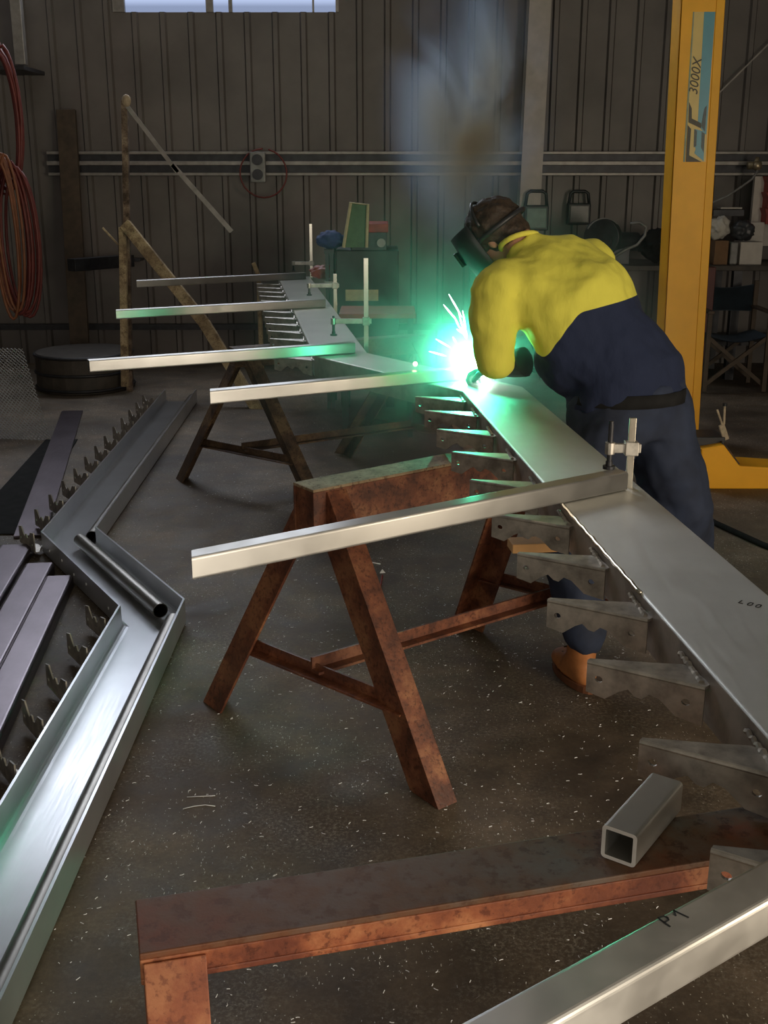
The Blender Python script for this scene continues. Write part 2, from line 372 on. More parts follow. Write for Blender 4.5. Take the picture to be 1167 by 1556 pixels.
def sweep(a, b, ma, mb_, prof, z, flip):
    m = MB(); n = len(prof); s = -1 if flip else 1
    A = [a+ma*u+Vector((0, 0, z+v*s)) for u, v in prof]; B = [b+mb_*u+Vector((0, 0, z+v*s)) for u, v in prof]
    m.poly(A+B, [tuple(range(n))[::-1], tuple(range(n, 2*n))] + [(i, (i+1) % n, n+(i+1) % n, n+i) for i in range(n)])
    return m
def bracket(parent, R, e1, fd, z, flip, mat, L=.205):
    # folded tread bracket: upright seat plate with scalloped edge and two holes, and a level gusset
    s = -1 if flip else 1; e1 = e1.normalized(); nrm = Vector((-e1.y, e1.x, 0)); nrm = nrm if nrm.dot(fd) > 0 else -nrm
    hh = 1.35 if flip else 1.0
    low = [(0, -.058), (.035, -.064), (.06, -.044), (.075, -.036), (.088, -.046), (.10, -.048), (.112, -.036), (.13, -.040), (.16, -.064), (L, -.070)]
    prof = [(0, 0)]+[(u, v*hh) for u, v in low]+[(L, 0)]
    tip = R+e1*L; m = MB()
    O = Vector((tip.x, tip.y, z)); bm = m.bm
    # face with holes: triangulated from outline and hole loops
    loops = [prof]
    for (hu, hv) in ((.022, -.030), (L-.03, -.034)):
        loops.append([(hu+.0075*math.cos(2*PI*k/10), hv+.006*math.sin(2*PI*k/10)) for k in range(10)])
    es = []
    for lp in loops:
        vs = [bm.verts.new(O-e1*u+Vector((0, 0, v*s))) for u, v in lp]
        for i in range(len(vs)): es.append(bm.edges.new((vs[i], vs[(i+1) % len(vs)])))
    g = bmesh.ops.triangle_fill(bm, edges=es, use_beauty=True, use_dissolve=False)
    fs = [x for x in bm.faces]
    ex = bmesh.ops.extrude_face_region(bm, geom=fs)
    bmesh.ops.translate(bm, verts=[x for x in ex['geom'] if isinstance(x, bmesh.types.BMVert)], vec=nrm*.005)
    # gusset with a folded lip
    Bp = R+fd*.082; t = .005
    tri = [tip+nrm*.001, R+nrm*.001, R+nrm*.02-e1*.004, Bp, Bp+e1*.012+fd*.004, R.lerp(tip, .5)+nrm*.052, tip+nrm*.012]
    lo = [p+Vector((0, 0, z)) for p in tri]; hi = [p+Vector((0, 0, z-t*s)) for p in tri]; k = len(tri)
    m.poly(lo+hi, [tuple(range(k)), tuple(range(k, 2*k))[::-1]]+[(i, (i+1) % k, k+(i+1) % k, k+i) for i in range(k)])
    # fold radius
    m.tube([tip+Vector((0, 0, z-.003*s))+nrm*.003, R+Vector((0, 0, z-.003*s))+nrm*.003], .0045, 8)
    # weld bead where it meets the flange
    c = R+fd*.07; pts = [R+fd*q+Vector((0, 0, z+.002*s*math.sin(q*300))) for q in [x*.01 for x in range(2, 15)]]
    m.tube(pts, [.004+.002*random.random() for _ in pts], 6)
    return m.build('tread_bracket', mat, parent)
def stringer(name, label, pts, W, h, z, flip, mats, kf, right_ys_near, right_ys_far, off=.012, ri=.006):
    P_, mt = mitres(pts); r = root(name, label, 'stair stringer', (P_[1].x, P_[1].y, z if flip else z-h))
    prof = channel_prof(W, h, ri=ri)
    for i, nm in enumerate(('far_flight_channel', 'landing_channel', 'near_flight_channel')):
        m = sweep(P_[i], P_[i+1], mt[i], mt[i+1], prof, z, flip)
        o = m.build(nm, [mats[0], mats[1]], r, bevel=0)
        for pg in o.data.polygons:      # outer left flange takes the heat-stained finish
            c = pg.normal
            if abs(c.z) < .3 and not flip: pg.material_index = 1
    for i, ys in ((0, right_ys_far), (2, right_ys_near)):
        a, b = P_[i], P_[i+1]; fd = (a-b).normalized()      # points away from the camera
        for y in ys:
            q = a+(b-a)*((y-a.y)/(b.y-a.y)); q = Vector((q.x, q.y, 0))
            n = Vector((fd.y, -fd.x, 0)); n = -n if n.x > 0 else n
            R = q+n*off; ang = math.radians(kf); e1 = (n*math.cos(ang)+fd*math.sin(ang))
            bracket(r, R, e1, (fd+n*-.06).normalized(), z-.022 if not flip else z+.022, flip, mats[2])
    return r, P_, mt
pA = Vector((at(478, 541, S).x, at(478, 541, S).y)); e_up = at(425, 425, S)
up_dir = (Vector((e_up.x, e_up.y))-pA).normalized()
n1 = at(858, 770, S); n2 = at(1167, 1120, S); nd2 = (Vector((n2.x, n2.y))-Vector((n1.x, n1.y))).normalized()
top_near = Vector((n1.x, n1.y)) - nd2*1.52
pts = [pA+up_dir*3.95, pA, top_near, Vector((n1.x, n1.y))+nd2*2.0]
ky = 1.0
near_ys = [1.11, 1.39, 1.675, 1.965, 2.245, 2.54, 2.86, 3.18, 3.49, 3.79, 4.05]
far_ys = [5.0+.29*k for k in range(0, 13)]
st1, PP, MM = stringer('stair_stringer', 'long steel stair stringer lying across the trestles, being welded', pts, .245, .094, S, False,
                       (M['plate'], M['flange'], M['bracket']), 37, near_ys, far_ys)
# bright ground weld ridge along the near edge of the top plate
def edge_pt(y, dz=0):
    a, b = PP[2], PP[3]; t = (y-a.y)/(b.y-a.y); q = a+(b-a)*t; return Vector((q.x, q.y, S+dz))
m = MB(); ys = [2.05+.02*k for k in range(0, 32)]
m.tube([edge_pt(y, -.001+.0012*math.sin(y*90)) for y in ys], [.004+.0015*random.random() for _ in ys], 8)
m.build('ground_edge', M['chrome'], st1, smooth=True, label='bright ground edge')
m = MB()
def stroke(mb, pts, z, w=.0022, up=.0004):
    for a, b in zip(pts, pts[1:]):
        a = Vector((a[0], a[1], z+up)); b = Vector((b[0], b[1], z+up)); mb.bar(a-(b-a)*.04, b+(b-a)*.04, w, .0006)
def glyph(o, ux, uy, s, strokes): return [[(o.x+(ux.x*x+uy.x*y)*s, o.y+(ux.y*x+uy.y*y)*s) for x, y in st] for st in strokes]
LET = {'P': [[(0, 0), (0, 1)], [(0, 1), (.45, .95), (.55, .72), (.42, .5), (0, .45)]], '1': [[(0, .55), (.3, 1), (.55, 0)]],
       'L': [[(0, 1), (0, 0), (.5, 0)]], 'K': [[(0, 0), (0, 1)], [(.5, 1), (0, .45), (.5, 0)]], '0': [[(0, .3), (.1, 0), (.4, 0), (.5, .4), (.4, 1), (.1, 1), (0, .6), (0, .3)]]}
o = at(1130, 918, S); ux = (at(1155, 924, S)-o).normalized(); uy = Vector((-ux.y, ux.x, 0))
for k, ch in enumerate('L00'):
    for g in glyph(o+ux*(k*.016-.01), ux, uy, .016, LET[ch]): stroke(m, g, S)
m.build('marker_writing', M['ink'], st1)

# tubes lying over the stringer
TW = .0485
def square_tube(label, a, b, mat=M['tube'], w=TW, t=.003, group='square tubes laid across the stringer', rim=None, mitre=False):
    a, b = Vector(a), Vector(b); d = (b-a); n = d.normalized(); v = Vector((0, 0, 1)); u = Vector((-n.y, n.x, 0))   # u points away from the camera
    m = MB(); N = 4; r = .006
    def rr(x0, x1, y0, y1, r):
        p = []
        for cx, cy, a0 in ((x1-r, y1-r, 0), (x0+r, y1-r, PI/2), (x0+r, y0+r, PI), (x1-r, y0+r, 3*PI/2)):
            p += [(cx+r*math.cos(a0+PI/2*k/N), cy+r*math.sin(a0+PI/2*k/N)) for k in range(N+1)]
        return p
    oo = rr(0, w, 0, w, r); ii = rr(t, w-t, t, w-t, r-t*.8); k = len(oo); V = []
    um = Vector((a.x+.02, a.y, 0)).normalized(); um = um/um.dot(u)
    for base, u_ in ((a, um if mitre else u), (b, u)):
        V += [base+u_*x+v*y for x, y in oo]; V += [base+u_*x+v*y for x, y in ii]
    Fc = []
    for i in range(k):
        j = (i+1) % k
        Fc += [(i, j, 2*k+j, 2*k+i), (k+i, 3*k+i, 3*k+j, k+j), (i, k+i, k+j, j), (2*k+i, 2*k+j, 3*k+j, 3*k+i)]
    m.poly(V, Fc); ob = m.build('square_tube', mat)
    if rim:
        ob.data.materials.append(rim)
        for pg in ob.data.polygons:
            if abs(pg.normal.dot(n)) > .9: pg.material_index = 1
    ob.data.transform(Matrix.Translation(-a)); ob.location = a
    return tag(ob, label, 'steel tube', group)
tubes = {}
for k, (l, rt, lab) in {5: ((293, 882), (953, 745), 'nearest long square tube across the stringer, over the middle trestle'),
          4: ((320, 615), (738, 574), 'square tube whose right end is being welded'),
          3: ((137, 566), (540, 537), 'square tube with open left end, holding the tall clamp, at the landing'),
          2: ((177, 485), (495, 467), 'square tube second farthest back on the far flight'),
          1: ((208, 437), (465, 424), 'farthest and shortest-looking square tube at the back of the stringer')}.items():
    a, b = at(*l, S+.001), at(*rt, S+.001); tubes[k] = (a, b); square_tube(lab, a, b, mitre=(k != 3))
a = at(951, 1556, S+.001); b_ = at(1167, 1426.6, S+.001); d = (b_-a).normalized()
p1 = square_tube('bright square tube in the bottom right corner with handwriting on top', a-d*.25, b_+d*.30, w=.0505)
b = MB(); o = at(1018, 1408, S+.0515); ux = (at(1058, 1388, S+.0515)-o).normalized(); uy = Vector((-ux.y, ux.x, 0))
for k, ch in enumerate('P1'):
    for g in glyph(o+ux*k*.018, ux, uy, .016, LET[ch]): stroke(b, g, S+.0515, .0016, .0003)
b.build('marker_writing', M['ink'], p1)
oa = at(903, 1308, T+.001); ob_ = at(965, 1320, T+.001); dd = Vector((.105, .150, 0)).normalized()
uu = Vector((-dd.y, dd.x, 0))
square_tube('short offcut of square tube standing out on the foreground trestle', ob_, ob_+dd*.165, mat=M['offcut'], w=.0495, t=.0055, rim=M['cut_edge'], group='square tubes laid across the stringer')
del uu

# timber packer under the near flight
pk0, pk1 = at(775, 822, T), at(1047, 812, T); pd = (pk1-pk0).normalized()
b = MB(); b.bar(Vector((pk0.x, pk0.y, S-.094-.013)), Vector((pk1.x, pk1.y, S-.094-.013)), .06, .024)
tag(center_origin(b.build('timber_packer', M['timber'], bevel=.002)), 'orange timber packer sticking out both sides beneath the near flight', 'timber block')

# ------------------------------------------------------------------ clamps
def clamp(label, P0, top, low, arm_dir, arm_z, alen, screw_top, foot_z, r=.008):
    P0 = Vector(P0); arm_dir = Vector(arm_dir).normalized()
    g = root('bar_clamp', label, 'clamp', (P0.x, P0.y, low), 'clamps along the stringer')
    up = Vector((0, 0, 1)); q = lambda z: Vector((P0.x, P0.y, z))
    m = MB(); m.bar(q(low), q(top), r*2.2, r, (0, 1, 0)); m.build('slide_bar', M['chrome'], g, bevel=.001)
    e = P0+arm_dir*alen
    m = MB(); m.beam(q(arm_z)-arm_dir*.025, Vector((e.x, e.y, arm_z))+arm_dir*.012, [(-.007, -.012), (.007, -.012), (.007, .012), (-.007, .012)]); m.cyl(Vector((e.x, e.y, arm_z-.016)), Vector((e.x, e.y, arm_z+.016)), .013, 12)
    m.box(q(arm_z), (.034, .03, .036)); m.build('sliding_arm', M['bracket'], g, bevel=.002)
    m = MB(); m.cyl((e.x, e.y, foot_z+.012), (e.x, e.y, screw_top), .006, 10)
    for k in range(int((screw_top-foot_z-.02)/.004)): m.cyl((e.x, e.y, foot_z+.016+.004*k), (e.x, e.y, foot_z+.018+.004*k), .0072, 8)
    m.build('screw', M['dark_steel'], g)
    m = MB(); m.cyl((e.x, e.y, foot_z), (e.x, e.y, foot_z+.008), .016, 14); m.cyl((e.x, e.y, foot_z+.008), (e.x, e.y, foot_z+.02), .009, 12); m.build('swivel_pad', M['dark_steel'], g)
    m = MB(); m.beam(q(.782), Vector((e.x, e.y, .782)), [(-.007, -.012), (.007, -.012), (.007, .012), (-.007, .012)]); m.build('fixed_jaw', M['bracket'], g, bevel=.002)
    return g
tt = S+.0015+TW
def clampat(label, bar_px, bar_top_y, screw_px, screw_top_y, arm_y, foot_y, Y, low, r=.008, fz=tt):
    b0 = atY(bar_px, bar_top_y, Y); s0 = atY(screw_px, foot_y, Y)
    b1 = atY(bar_px, arm_y, Y)
    return clamp(label, (b0.x, Y, 0), b0.z, low, (s0.x-b0.x, -.0, 0), b1.z, abs(s0.x-b0.x), atY(screw_px, screw_top_y, Y).z, fz, r)
q = at(925, 712, tt); clampat('clamp gripping the nearest tube to the stringer beside the worker', 962, 635, 925, 640, 681, 712, q.y, S-.16, .008)
q = at(507, 510, tt); clampat('tall clamp on the tube at the landing', 556, 392, 507, 480, 488, 510, q.y, S-.16, .010)
q = at(470, 449, tt); clampat('clamp with short upright bar on the second farthest tube', 509, 416, 470, 430, 434, 449, q.y, S-.14, .010)
q = at(446, 412, tt); clampat('dark clamp on the farthest tube', 472, 340, 446, 396, 400, 412, q.y, S-.14, .010)

# ------------------------------------------------------------------ stringer on the floor
Wf = .24
g0 = at(62, 808, .105); g1 = at(180, 920, .105)
gf = at(250, 592, .105); gn = at(0, 1218, .105)
fp = [Vector((gf.x, gf.y)), Vector((g0.x, g0.y)), Vector((g1.x, g1.y)), Vector((g1.x, g1.y))+(Vector((gn.x, gn.y))-Vector((g1.x, g1.y))).normalized()*3.2]
fnear = [3.78-.262*k for k in range(0, 8)]; ffar = [4.78+.262*k for k in range(0, 13)]
FLOOR = 1
st2, P2, M2 = stringer('floor_stringer', 'zigzag steel stair stringer lying open side up on the floor, left', fp, Wf, .1, .006, True,
                       (M['plate2'], M['plate2'], M['bracket']), 56, fnear, ffar, ri=.024)
# holes in the landing's near flange
e = (P2[2]-P2[1]).normalized(); nn = Vector((e.y, -e.x, 0)); nn = nn if nn.y < 0 else -nn
for k, fr in enumerate((.12, .3, .46, .62, .88)):
    c = P2[1]+(P2[2]-P2[1])*fr+Vector((0, 0, .062 if k % 2 else .05)); m = MB(); m.cyl(c+nn*.0005, c+nn*.0025, .006, 12); m.build('bolt_hole', M['hole'], st2)
# pipes lying in the channel along its right flange
def pipe(mb, a, b, r, t, n=24):
    a, b = Vector(a), Vector(b); d = (b-a).normalized(); u = d.cross(Vector((0, 0, 1))).normalized(); v = u.cross(d); V = []
    for base in (a, b):
        for rad in (r, r-t): V += [base+(u*math.cos(2*PI*k/n)+v*math.sin(2*PI*k/n))*rad for k in range(n)]
    Fc = []
    for i in range(n):
        j = (i+1) % n; Fc += [(i, j, 2*n+j, 2*n+i), (n+i, 3*n+i, 3*n+j, n+j), (i, n+i, n+j, j), (2*n+i, 2*n+j, 3*n+j, 3*n+i)]
    mb.poly(V, Fc)
for (i0, i1, fr, trim0, trim1, zz, lab) in ((1, 2, .66, .02, .03, .055, 'round steel pipe lying in the landing of the floor stringer, open end showing'),
        (2, 3, .845, .05, .0, .040, 'round steel pipe lying along the near flight of the floor stringer'),
        (0, 1, .845, .0, .06, .040, 'dark round pipe lying along the far flight of the floor stringer')):
    e_ = (P2[i1]-P2[i0]).normalized(); c0 = P2[i0]+M2[i0]*(Wf*fr)+e_*trim0; c1 = P2[i1]+M2[i1]*(Wf*fr)-e_*trim1; m = MB()
    pipe(m, c0+Vector((0, 0, zz)), c1+Vector((0, 0, zz)), .030, .003, 28)
    o = m.build('round_pipe', M['pipe'], smooth=True); es = o.modifiers.new('edges', 'EDGE_SPLIT'); es.split_angle = .8
    tag(center_origin(o), lab, 'pipe', 'pipes inside the floor stringer')
# long channels and strips beside it
def straight_channel(label, a, b, W, h, z, flip, mat, name='steel_channel', grp='spare channels on the floor at left'):
    a, b = Vector((a.x, a.y, 0)), Vector((b.x, b.y, 0)); e = (b-a).normalized(); n = Vector((-e.y, e.x, 0)); n = -n if n.x < 0 else n
    m = sweep(a, b, n, n, channel_prof(W, h, r=.014, ri=.006), z, flip); return tag(center_origin(m.build(name, mat)), label, 'steel channel', grp)
def spare(label, x, y, W_, h_, L_, mat):
    straight_channel(label, Vector((x, y, 0)), Vector((x+.11*L_, y-L_, 0)), W_, h_, h_+.002, False, mat)
spare('spare channel on the floor nearest the brackets of the near flight', -1.425, 4.42, .115, .05, 2.6, M['plate3'])
spare('spare channel on the floor, middle of the three at left', -1.56, 4.58, .125, .05, 2.6, M['plate3'])
spare('spare channel on the floor nearest the left edge of the picture', -1.76, 4.86, .15, .04, 2.6, M['plate3'])
b = MB(); s0, s1 = at(110, 625, .008), at(45, 815, .008)
b.bar(s0, s1, .15, .012); tag(center_origin(b.build('flat_bar', M['plate3'], bevel=.002)), 'long flat steel bar running away behind the floor brackets', 'steel bar')
b = MB(); pts4 = [at(70, 668, .004), at(118, 668, .004), at(30, 812, .004), at(-60, 812, .004)]
b.poly(pts4+[p+Vector((0, 0, .004)) for p in pts4], [(0, 1, 2, 3), (4, 5, 6, 7), (0, 1, 5, 4), (1, 2, 6, 5), (2, 3, 7, 6), (3, 0, 4, 7)])
tag(center_origin(b.build('floor_mat', M['black_rub'])), 'dark rubber mat on the floor at the left edge', 'mat')

# ------------------------------------------------------------------ litter on the floor
def wire(label, pts, mat, r=.0012, nm='wire_offcut'):
    m = MB(); m.tube([at(x, y, .002) for x, y in pts], r, 6); return tag(center_origin(m.build(nm, mat, smooth=True)), label, 'wire')
wire('straight pale wire offcut on the floor, upper of two', [(284, 1211), (327, 1209)], M['hole'])
wire('curved pale wire offcut on the floor, lower of two', [(278, 1229), (295, 1225), (312, 1223), (327, 1225)], M['hole'])
wire('silver wire lying on the floor inside the middle trestle', [(545, 851), (578, 857)], M['hole'], .0025)
m = MB(); m.tube([at(581, 874, .004), at(573, 915, .004)], .0035, 8); tag(center_origin(m.build('welding_rod', M['redp'])), 'thin red rod on the floor inside the middle trestle', 'rod')
m = MB(); c = at(581, 870, .0); m.poly([c+Vector(v) for v in ((-.012, -.01, 0), (.014, -.004, 0), (-.008, .016, 0), (0, 0, .016))], [(0, 1, 2), (0, 1, 3), (1, 2, 3), (2, 0, 3)])
tag(center_origin(m.build('paper_scrap', M['hole'])), 'tiny white scrap beside the thin red rod', 'scrap')
# swarf drifts: fine curled turnings, uncountable
m = MB()
for k in range(3000):
    px, py = random.uniform(80, 1000), random.choice((random.uniform(640, 1556), random.gauss(1230, 120), random.gauss(950, 60), random.gauss(1000, 220), random.gauss(760, 30)))
    if not 640 < py < 1600: continue
    c = at(px, py, .0015); a = random.uniform(0, 2*PI); l = random.uniform(.0015, .006); kx = random.uniform(-1, 1)
    d = Vector((math.cos(a), math.sin(a), 0)); n = Vector((-d.y, d.x, 0)); w = .0006
    q = [c-d*l, c+n*kx*l*.4, c+d*l]
    V = []
    for t_ in q: V += [t_-n*w, t_+n*w+Vector((0, 0, .0012))]
    m.poly(V, [(0, 2, 3, 1), (2, 4, 5, 3)])
tag(m.build('metal_swarf', M['hole']), 'fine bright metal turnings scattered over the concrete floor', 'swarf', kind='stuff')

exec_later = []
# ------------------------------------------------------------------ vehicle lift post
lp = root('vehicle_lift_post', 'tall yellow vehicle lift post with blue decal behind the worker', 'vehicle lift', (1.93, 7.1, 0))
def P_at(x, z): return Vector((1.735+(.0)+(x)+(2.6-z)*.021, 7.0, z))
w = .256
for nm, x0, x1, y0, y1 in (('front_face', 0, w, 7.0, 7.012), ('side_web', 0, .012, 7.0, 7.2), ('side_web', w-.012, w, 7.0, 7.2), ('rear_lip', 0, .06, 7.19, 7.2), ('rear_lip', w-.06, w, 7.19, 7.2)):
    b = MB(); V = []
    for z in (.02, 3.6):
        for (x, y) in ((x0, y0), (x1, y0), (x1, y1), (x0, y1)): q = P_at(x-.03, z); V.append((q.x, y, z))
    b.poly(V, [(0, 1, 2, 3), (4, 5, 6, 7), (0, 1, 5, 4), (1, 2, 6, 5), (2, 3, 7, 6), (3, 0, 4, 7)]); b.build(nm, M['yellow_paint'], lp, bevel=.004)
b = MB()     # folded lip line down the right of the front face
V = []
for z in (.03, 3.6):
    for (x, y) in ((w-.052, 6.995), (w-.004, 6.992), (w-.004, 7.0), (w-.052, 7.0)): q = P_at(x-.03, z); V.append((q.x, y, z))
b.poly(V, [(0, 1, 2, 3), (4, 5, 6, 7), (0, 1, 5, 4), (1, 2, 6, 5), (2, 3, 7, 6), (3, 0, 4, 7)]); b.build('edge_strip', M['yellow_paint'], lp, bevel=.002)
b = MB(); b.box((1.93, 7.12, .01), (.42, .42, .02)); b.build('base_plate', M['yellow_paint'], lp, bevel=.003)
def decal(name, poly, mat, lift=.0015, parent=lp):
    b = MB(); V = []
    for (x, y) in poly:
        q = atY(x, y, 7.0); V.append((q.x, 7.0-lift, q.z))
    n = len(V); V2 = [(x, y+.001, z) for x, y, z in V]
    b.poly(V+V2, [tuple(range(n)), tuple(range(n, 2*n))]+[(i, (i+1) % n, n+(i+1) % n, n+i) for i in range(n)]); return b.build(name, mat, parent)
M['teal'] = plain('teal_decal', (.03, .24, .32), .35, 0, .06); M['pale_yellow'] = plain('pale_yellow_decal', (.66, .46, .12), .4, 0, .05); M['dk'] = plain('dark_decal_ink', (.06, .05, .03), .5)
M['greygreen'] = plain('grey_green_line', (.26, .30, .20), .5); M['dkt'] = plain('dark_teal_ink', (.10, .12, .12), .5)
dc = decal('decal', [(1053, 18), (1086, 18), (1072, 246), (1042, 246)], M['pale_yellow'], .001)
def sub(poly, mat, nm, lift): o = decal(nm, poly, mat, lift, dc); return o
sub([(1070, 18), (1087, 18), (1073, 205), (1060, 190)], M['teal'], 'blue_stripe', .002)
sub([(1053, 18), (1055, 18), (1041, 246), (1038, 246)], M['greygreen'], 'thin_line', .002)
sub([(1047, 155), (1051, 165), (1051, 180), (1065, 187), (1065, 195), (1046, 186)], M['dk'], 'letter_mark', .003)
sub([(1070, 165), (1074, 160), (1071, 200), (1065, 192)], M['dkt'], 'letter_mark', .003)
sub([(1045, 190), (1050, 196), (1047, 236), (1066, 246), (1042, 246)], M['dk'], 'letter_mark', .003)
sub([(1056, 196), (1071, 200), (1069, 245), (1055, 233), (1057, 226), (1054, 220)], M['teal'], 'blue_stripe', .0025)
sub([(1055, 196), (1059, 199), (1058, 222), (1054, 224)], M['dkt'], 'letter_mark', .003)
sub([(1066, 200), (1071, 203), (1069, 232), (1065, 224)], M['dkt'], 'letter_mark', .003)
tc = bpy.data.curves.new('lettering', 'FONT'); tc.body = '3000X'; tc.size = .074; tc.extrude = .0006; tc.shear = .3
to = bpy.data.objects.new('lettering', tc); COL.objects.link(to)
q = atY(1059, 145, 7.0); to.matrix_world = Matrix.Translation((q.x, 6.996, q.z)) @ Euler((PI/2, 0, 0)).to_matrix().to_4x4() @ Matrix.Rotation(PI/2-.055, 4, 'Z')
bpy.context.view_layer.update()
me = bpy.data.meshes.new_from_object(to.evaluated_get(bpy.context.evaluated_depsgraph_get()))
lt = bpy.data.objects.new('lettering', me); COL.objects.link(lt); me.transform(to.matrix_world); me.materials.clear(); me.materials.append(M['dk']); bpy.data.objects.remove(to)
lt.parent = dc; lt.matrix_parent_inverse = dc.matrix_basis.inverted()

# yellow base foot at right edge
Yq = 5.95
g = root('lift_foot', 'yellow steel foot of the lift with a sloping dark edge, right edge', 'lift foot', (2.0, 6.1, 0))
a = [(1066, 728), (1066, 682), (1100, 676), (1124, 708), (1190, 712), (1190, 748), (1100, 742)]
pp = [atY(x, y, Yq) for x, y in a]
zmin = 0
V = [(p.x, Yq, max(p.z, 0) if i not in (0, 5, 6) else 0) for i, p in enumerate(pp)]; n = len(V)
V = V[:6]; n = 6
b = MB(); b.poly(V+[(x, y+.22, z) for x, y, z in V], [tuple(range(n)), tuple(range(n, 2*n))]+[(i, (i+1) % n, n+(i+1) % n, n+i) for i in range(n)]); b.build('body', M['yellow_paint'], g, bevel=.006)
b = MB(); b.bar(Vector((V[2][0], Yq+.11, V[2][2]+.006)), Vector((V[3][0], Yq+.11, V[3][2]+.006)), .2, .01); b.build('sloping_edge', M['rust_dark'], g)
b = MB(); b.box((V[1][0]+.06, Yq+.16, V[1][2]+.025), (.17, .2, .05)); b.build('black_block', M['black'], g, bevel=.005)
# locking pliers
c = Vector((V[2][0]+.005, Yq+.08, V[2][2]+.01))
g = root('locking_pliers', 'cream locking pliers standing on the yellow lift foot', 'pliers', c)
z0 = c.z
b = MB(); b.bar(c+Vector((.03, 0, .0)), c+Vector((-.005, 0, .085)), .034, .02, (0, 1, 0)); b.build('jaw', M['cream'], g, bevel=.005)
b = MB(); b.bar(c+Vector((0, 0, .085)), c+Vector((-.035, 0, .17)), .012, .012, (0, 1, 0)); b.build('handle', M['cream'], g, bevel=.003)
b = MB(); b.bar(c+Vector((.01, 0, .085)), c+Vector((.005, 0, .19)), .012, .012, (0, 1, 0)); b.build('handle', M['cream'], g, bevel=.003)
b = MB(); b.cyl(c+Vector((.005, 0, .19)), c+Vector((.005, 0, .205)), .012); b.build('adjusting_screw', M['dark_steel'], g)
# black cable on the floor at right
b = MB(); b.tube([at(x, y, .015) for x, y in [(1030, 770), (1060, 780), (1090, 796), (1125, 812), (1160, 828), (1200, 842), (1260, 850)]], .014, 10)
tag(center_origin(b.build('power_cable', M['black_rub'], smooth=True)), 'thick black cable snaking across the floor at right', 'cable')

# ------------------------------------------------------------------ right side: bench and its load
by = 9.3; zt = atY(1110, 404, by).z
g = root('workbench', 'long dark workbench against the back wall at right', 'workbench', (2.8, by+.3, 0))
b = MB(); b.box((2.85, by+.35, zt-.02), (3.2, .7, .04)); b.build('worktop', M['bench'], g, bevel=.004)
for x in (1.35, 2.9, 4.3):
    for y in (by+.06, by+.62): b = MB(); b.box((x, y, (zt-.04)/2), (.07, .07, zt-.04)); b.build('leg', M['dark_steel'], g)
b = MB(); b.box((2.85, by+.35, .3), (3.1, .6, .03)); b.build('lower_shelf', M['dark_steel'], g)
def on_bench(nm, label, cat, x0, y0, x1, y1, dep, mat, Y=by+.12, grp=None, bev=.004, zb=None):
    a, c = atY(x0, y1, Y), atY(x1, y0, Y); b = MB(); z0 = zt if zb is None else zb
    b.box(((a.x+c.x)/2, Y+dep/2, (z0+c.z)/2+.0005), (c.x-a.x, dep, c.z-z0)); return tag(center_origin(b.build(nm, mat, bevel=bev)), label, cat, grp)
on_bench('cardboard_box', 'brown cardboard box on the bench right of the yellow post', 'box', 1085, 366, 1108, 393, .15, M['brown_box'])
wb1 = on_bench('white_box', 'white box on the bench under the grey bag', 'box', 1124, 368, 1160, 393, .2, M['white'])
on_bench('white_box', 'taller pinkish white box stacked behind, right of the grey bag', 'box', 1133, 338, 1162, 392, .12, M['white'], Y=by+.34)
zb1 = atY(1100, 366, by+.12).z
on_bench('plastic_packet', 'crinkled clear packet between the brown box and white box', 'packet', 1109, 368, 1123, 393, .1, M['grey'], bev=.01)
def blob(nm, label, cat, px, py, Y, r, mat, seed=0, k=.25, zbase=None):
    c = atY(px, py, Y); b = MB(); bmesh.ops.create_icosphere(b.bm, subdivisions=4, radius=1); rnd = random.Random(seed)
    off = Vector((rnd.random()*9, rnd.random()*9, rnd.random()*9))
    from mathutils import noise as NZ
    for v in b.bm.verts:
        s = 1+k*NZ.noise(v.co*2.2+off)+k*.5*NZ.noise(v.co*5+off); v.co = Vector((v.co.x*r[0]*s, v.co.y*r[1]*s, v.co.z*r[2]*s))
    zm = min(v.co.z for v in b.bm.verts)
    if zbase is not None: c.z = zbase-zm
    o = b.build(nm, mat, smooth=True); o.location = c; return tag(o, label, cat)
blob('plastic_bag', 'crumpled pale plastic bag on the brown box by the yellow post', 'bag', 1092, 350, by+.2, (.09, .07, .09), M['white'], 3, zbase=zb1+.001)
M['bagg'] = plain('grey_black_bag', (.055, .06, .065), .35, 0, .5, 12)
blob('plastic_bag', 'crumpled dark grey bag resting on the white box', 'bag', 1129, 350, by+.18, (.095, .07, .08), M['bagg'], 5, zbase=atY(1140, 367, by+.12).z+.001)
q0 = atY(1103, 312, 9.9)
b = MB(); b.box((q0.x, 9.9, q0.z-.06), (.26, .2, .05)); b.box((q0.x-.11, 9.98, q0.z-.25), (.03, .03, .36)); 
g = root('wall_tray', 'dark wall tray behind the yellow post holding a white sheet', 'tray', (q0.x, 9.9, q0.z-.08)); b2 = b; b2.build('tray', M['dark_steel'], g)
b = MB(); b.box((q0.x+.02, 9.86, q0.z-.02), (.18, .12, .012)); tag(center_origin(b.build('paper_sheet', M['white'])), 'small white sheet lying in the dark wall tray', 'paper')
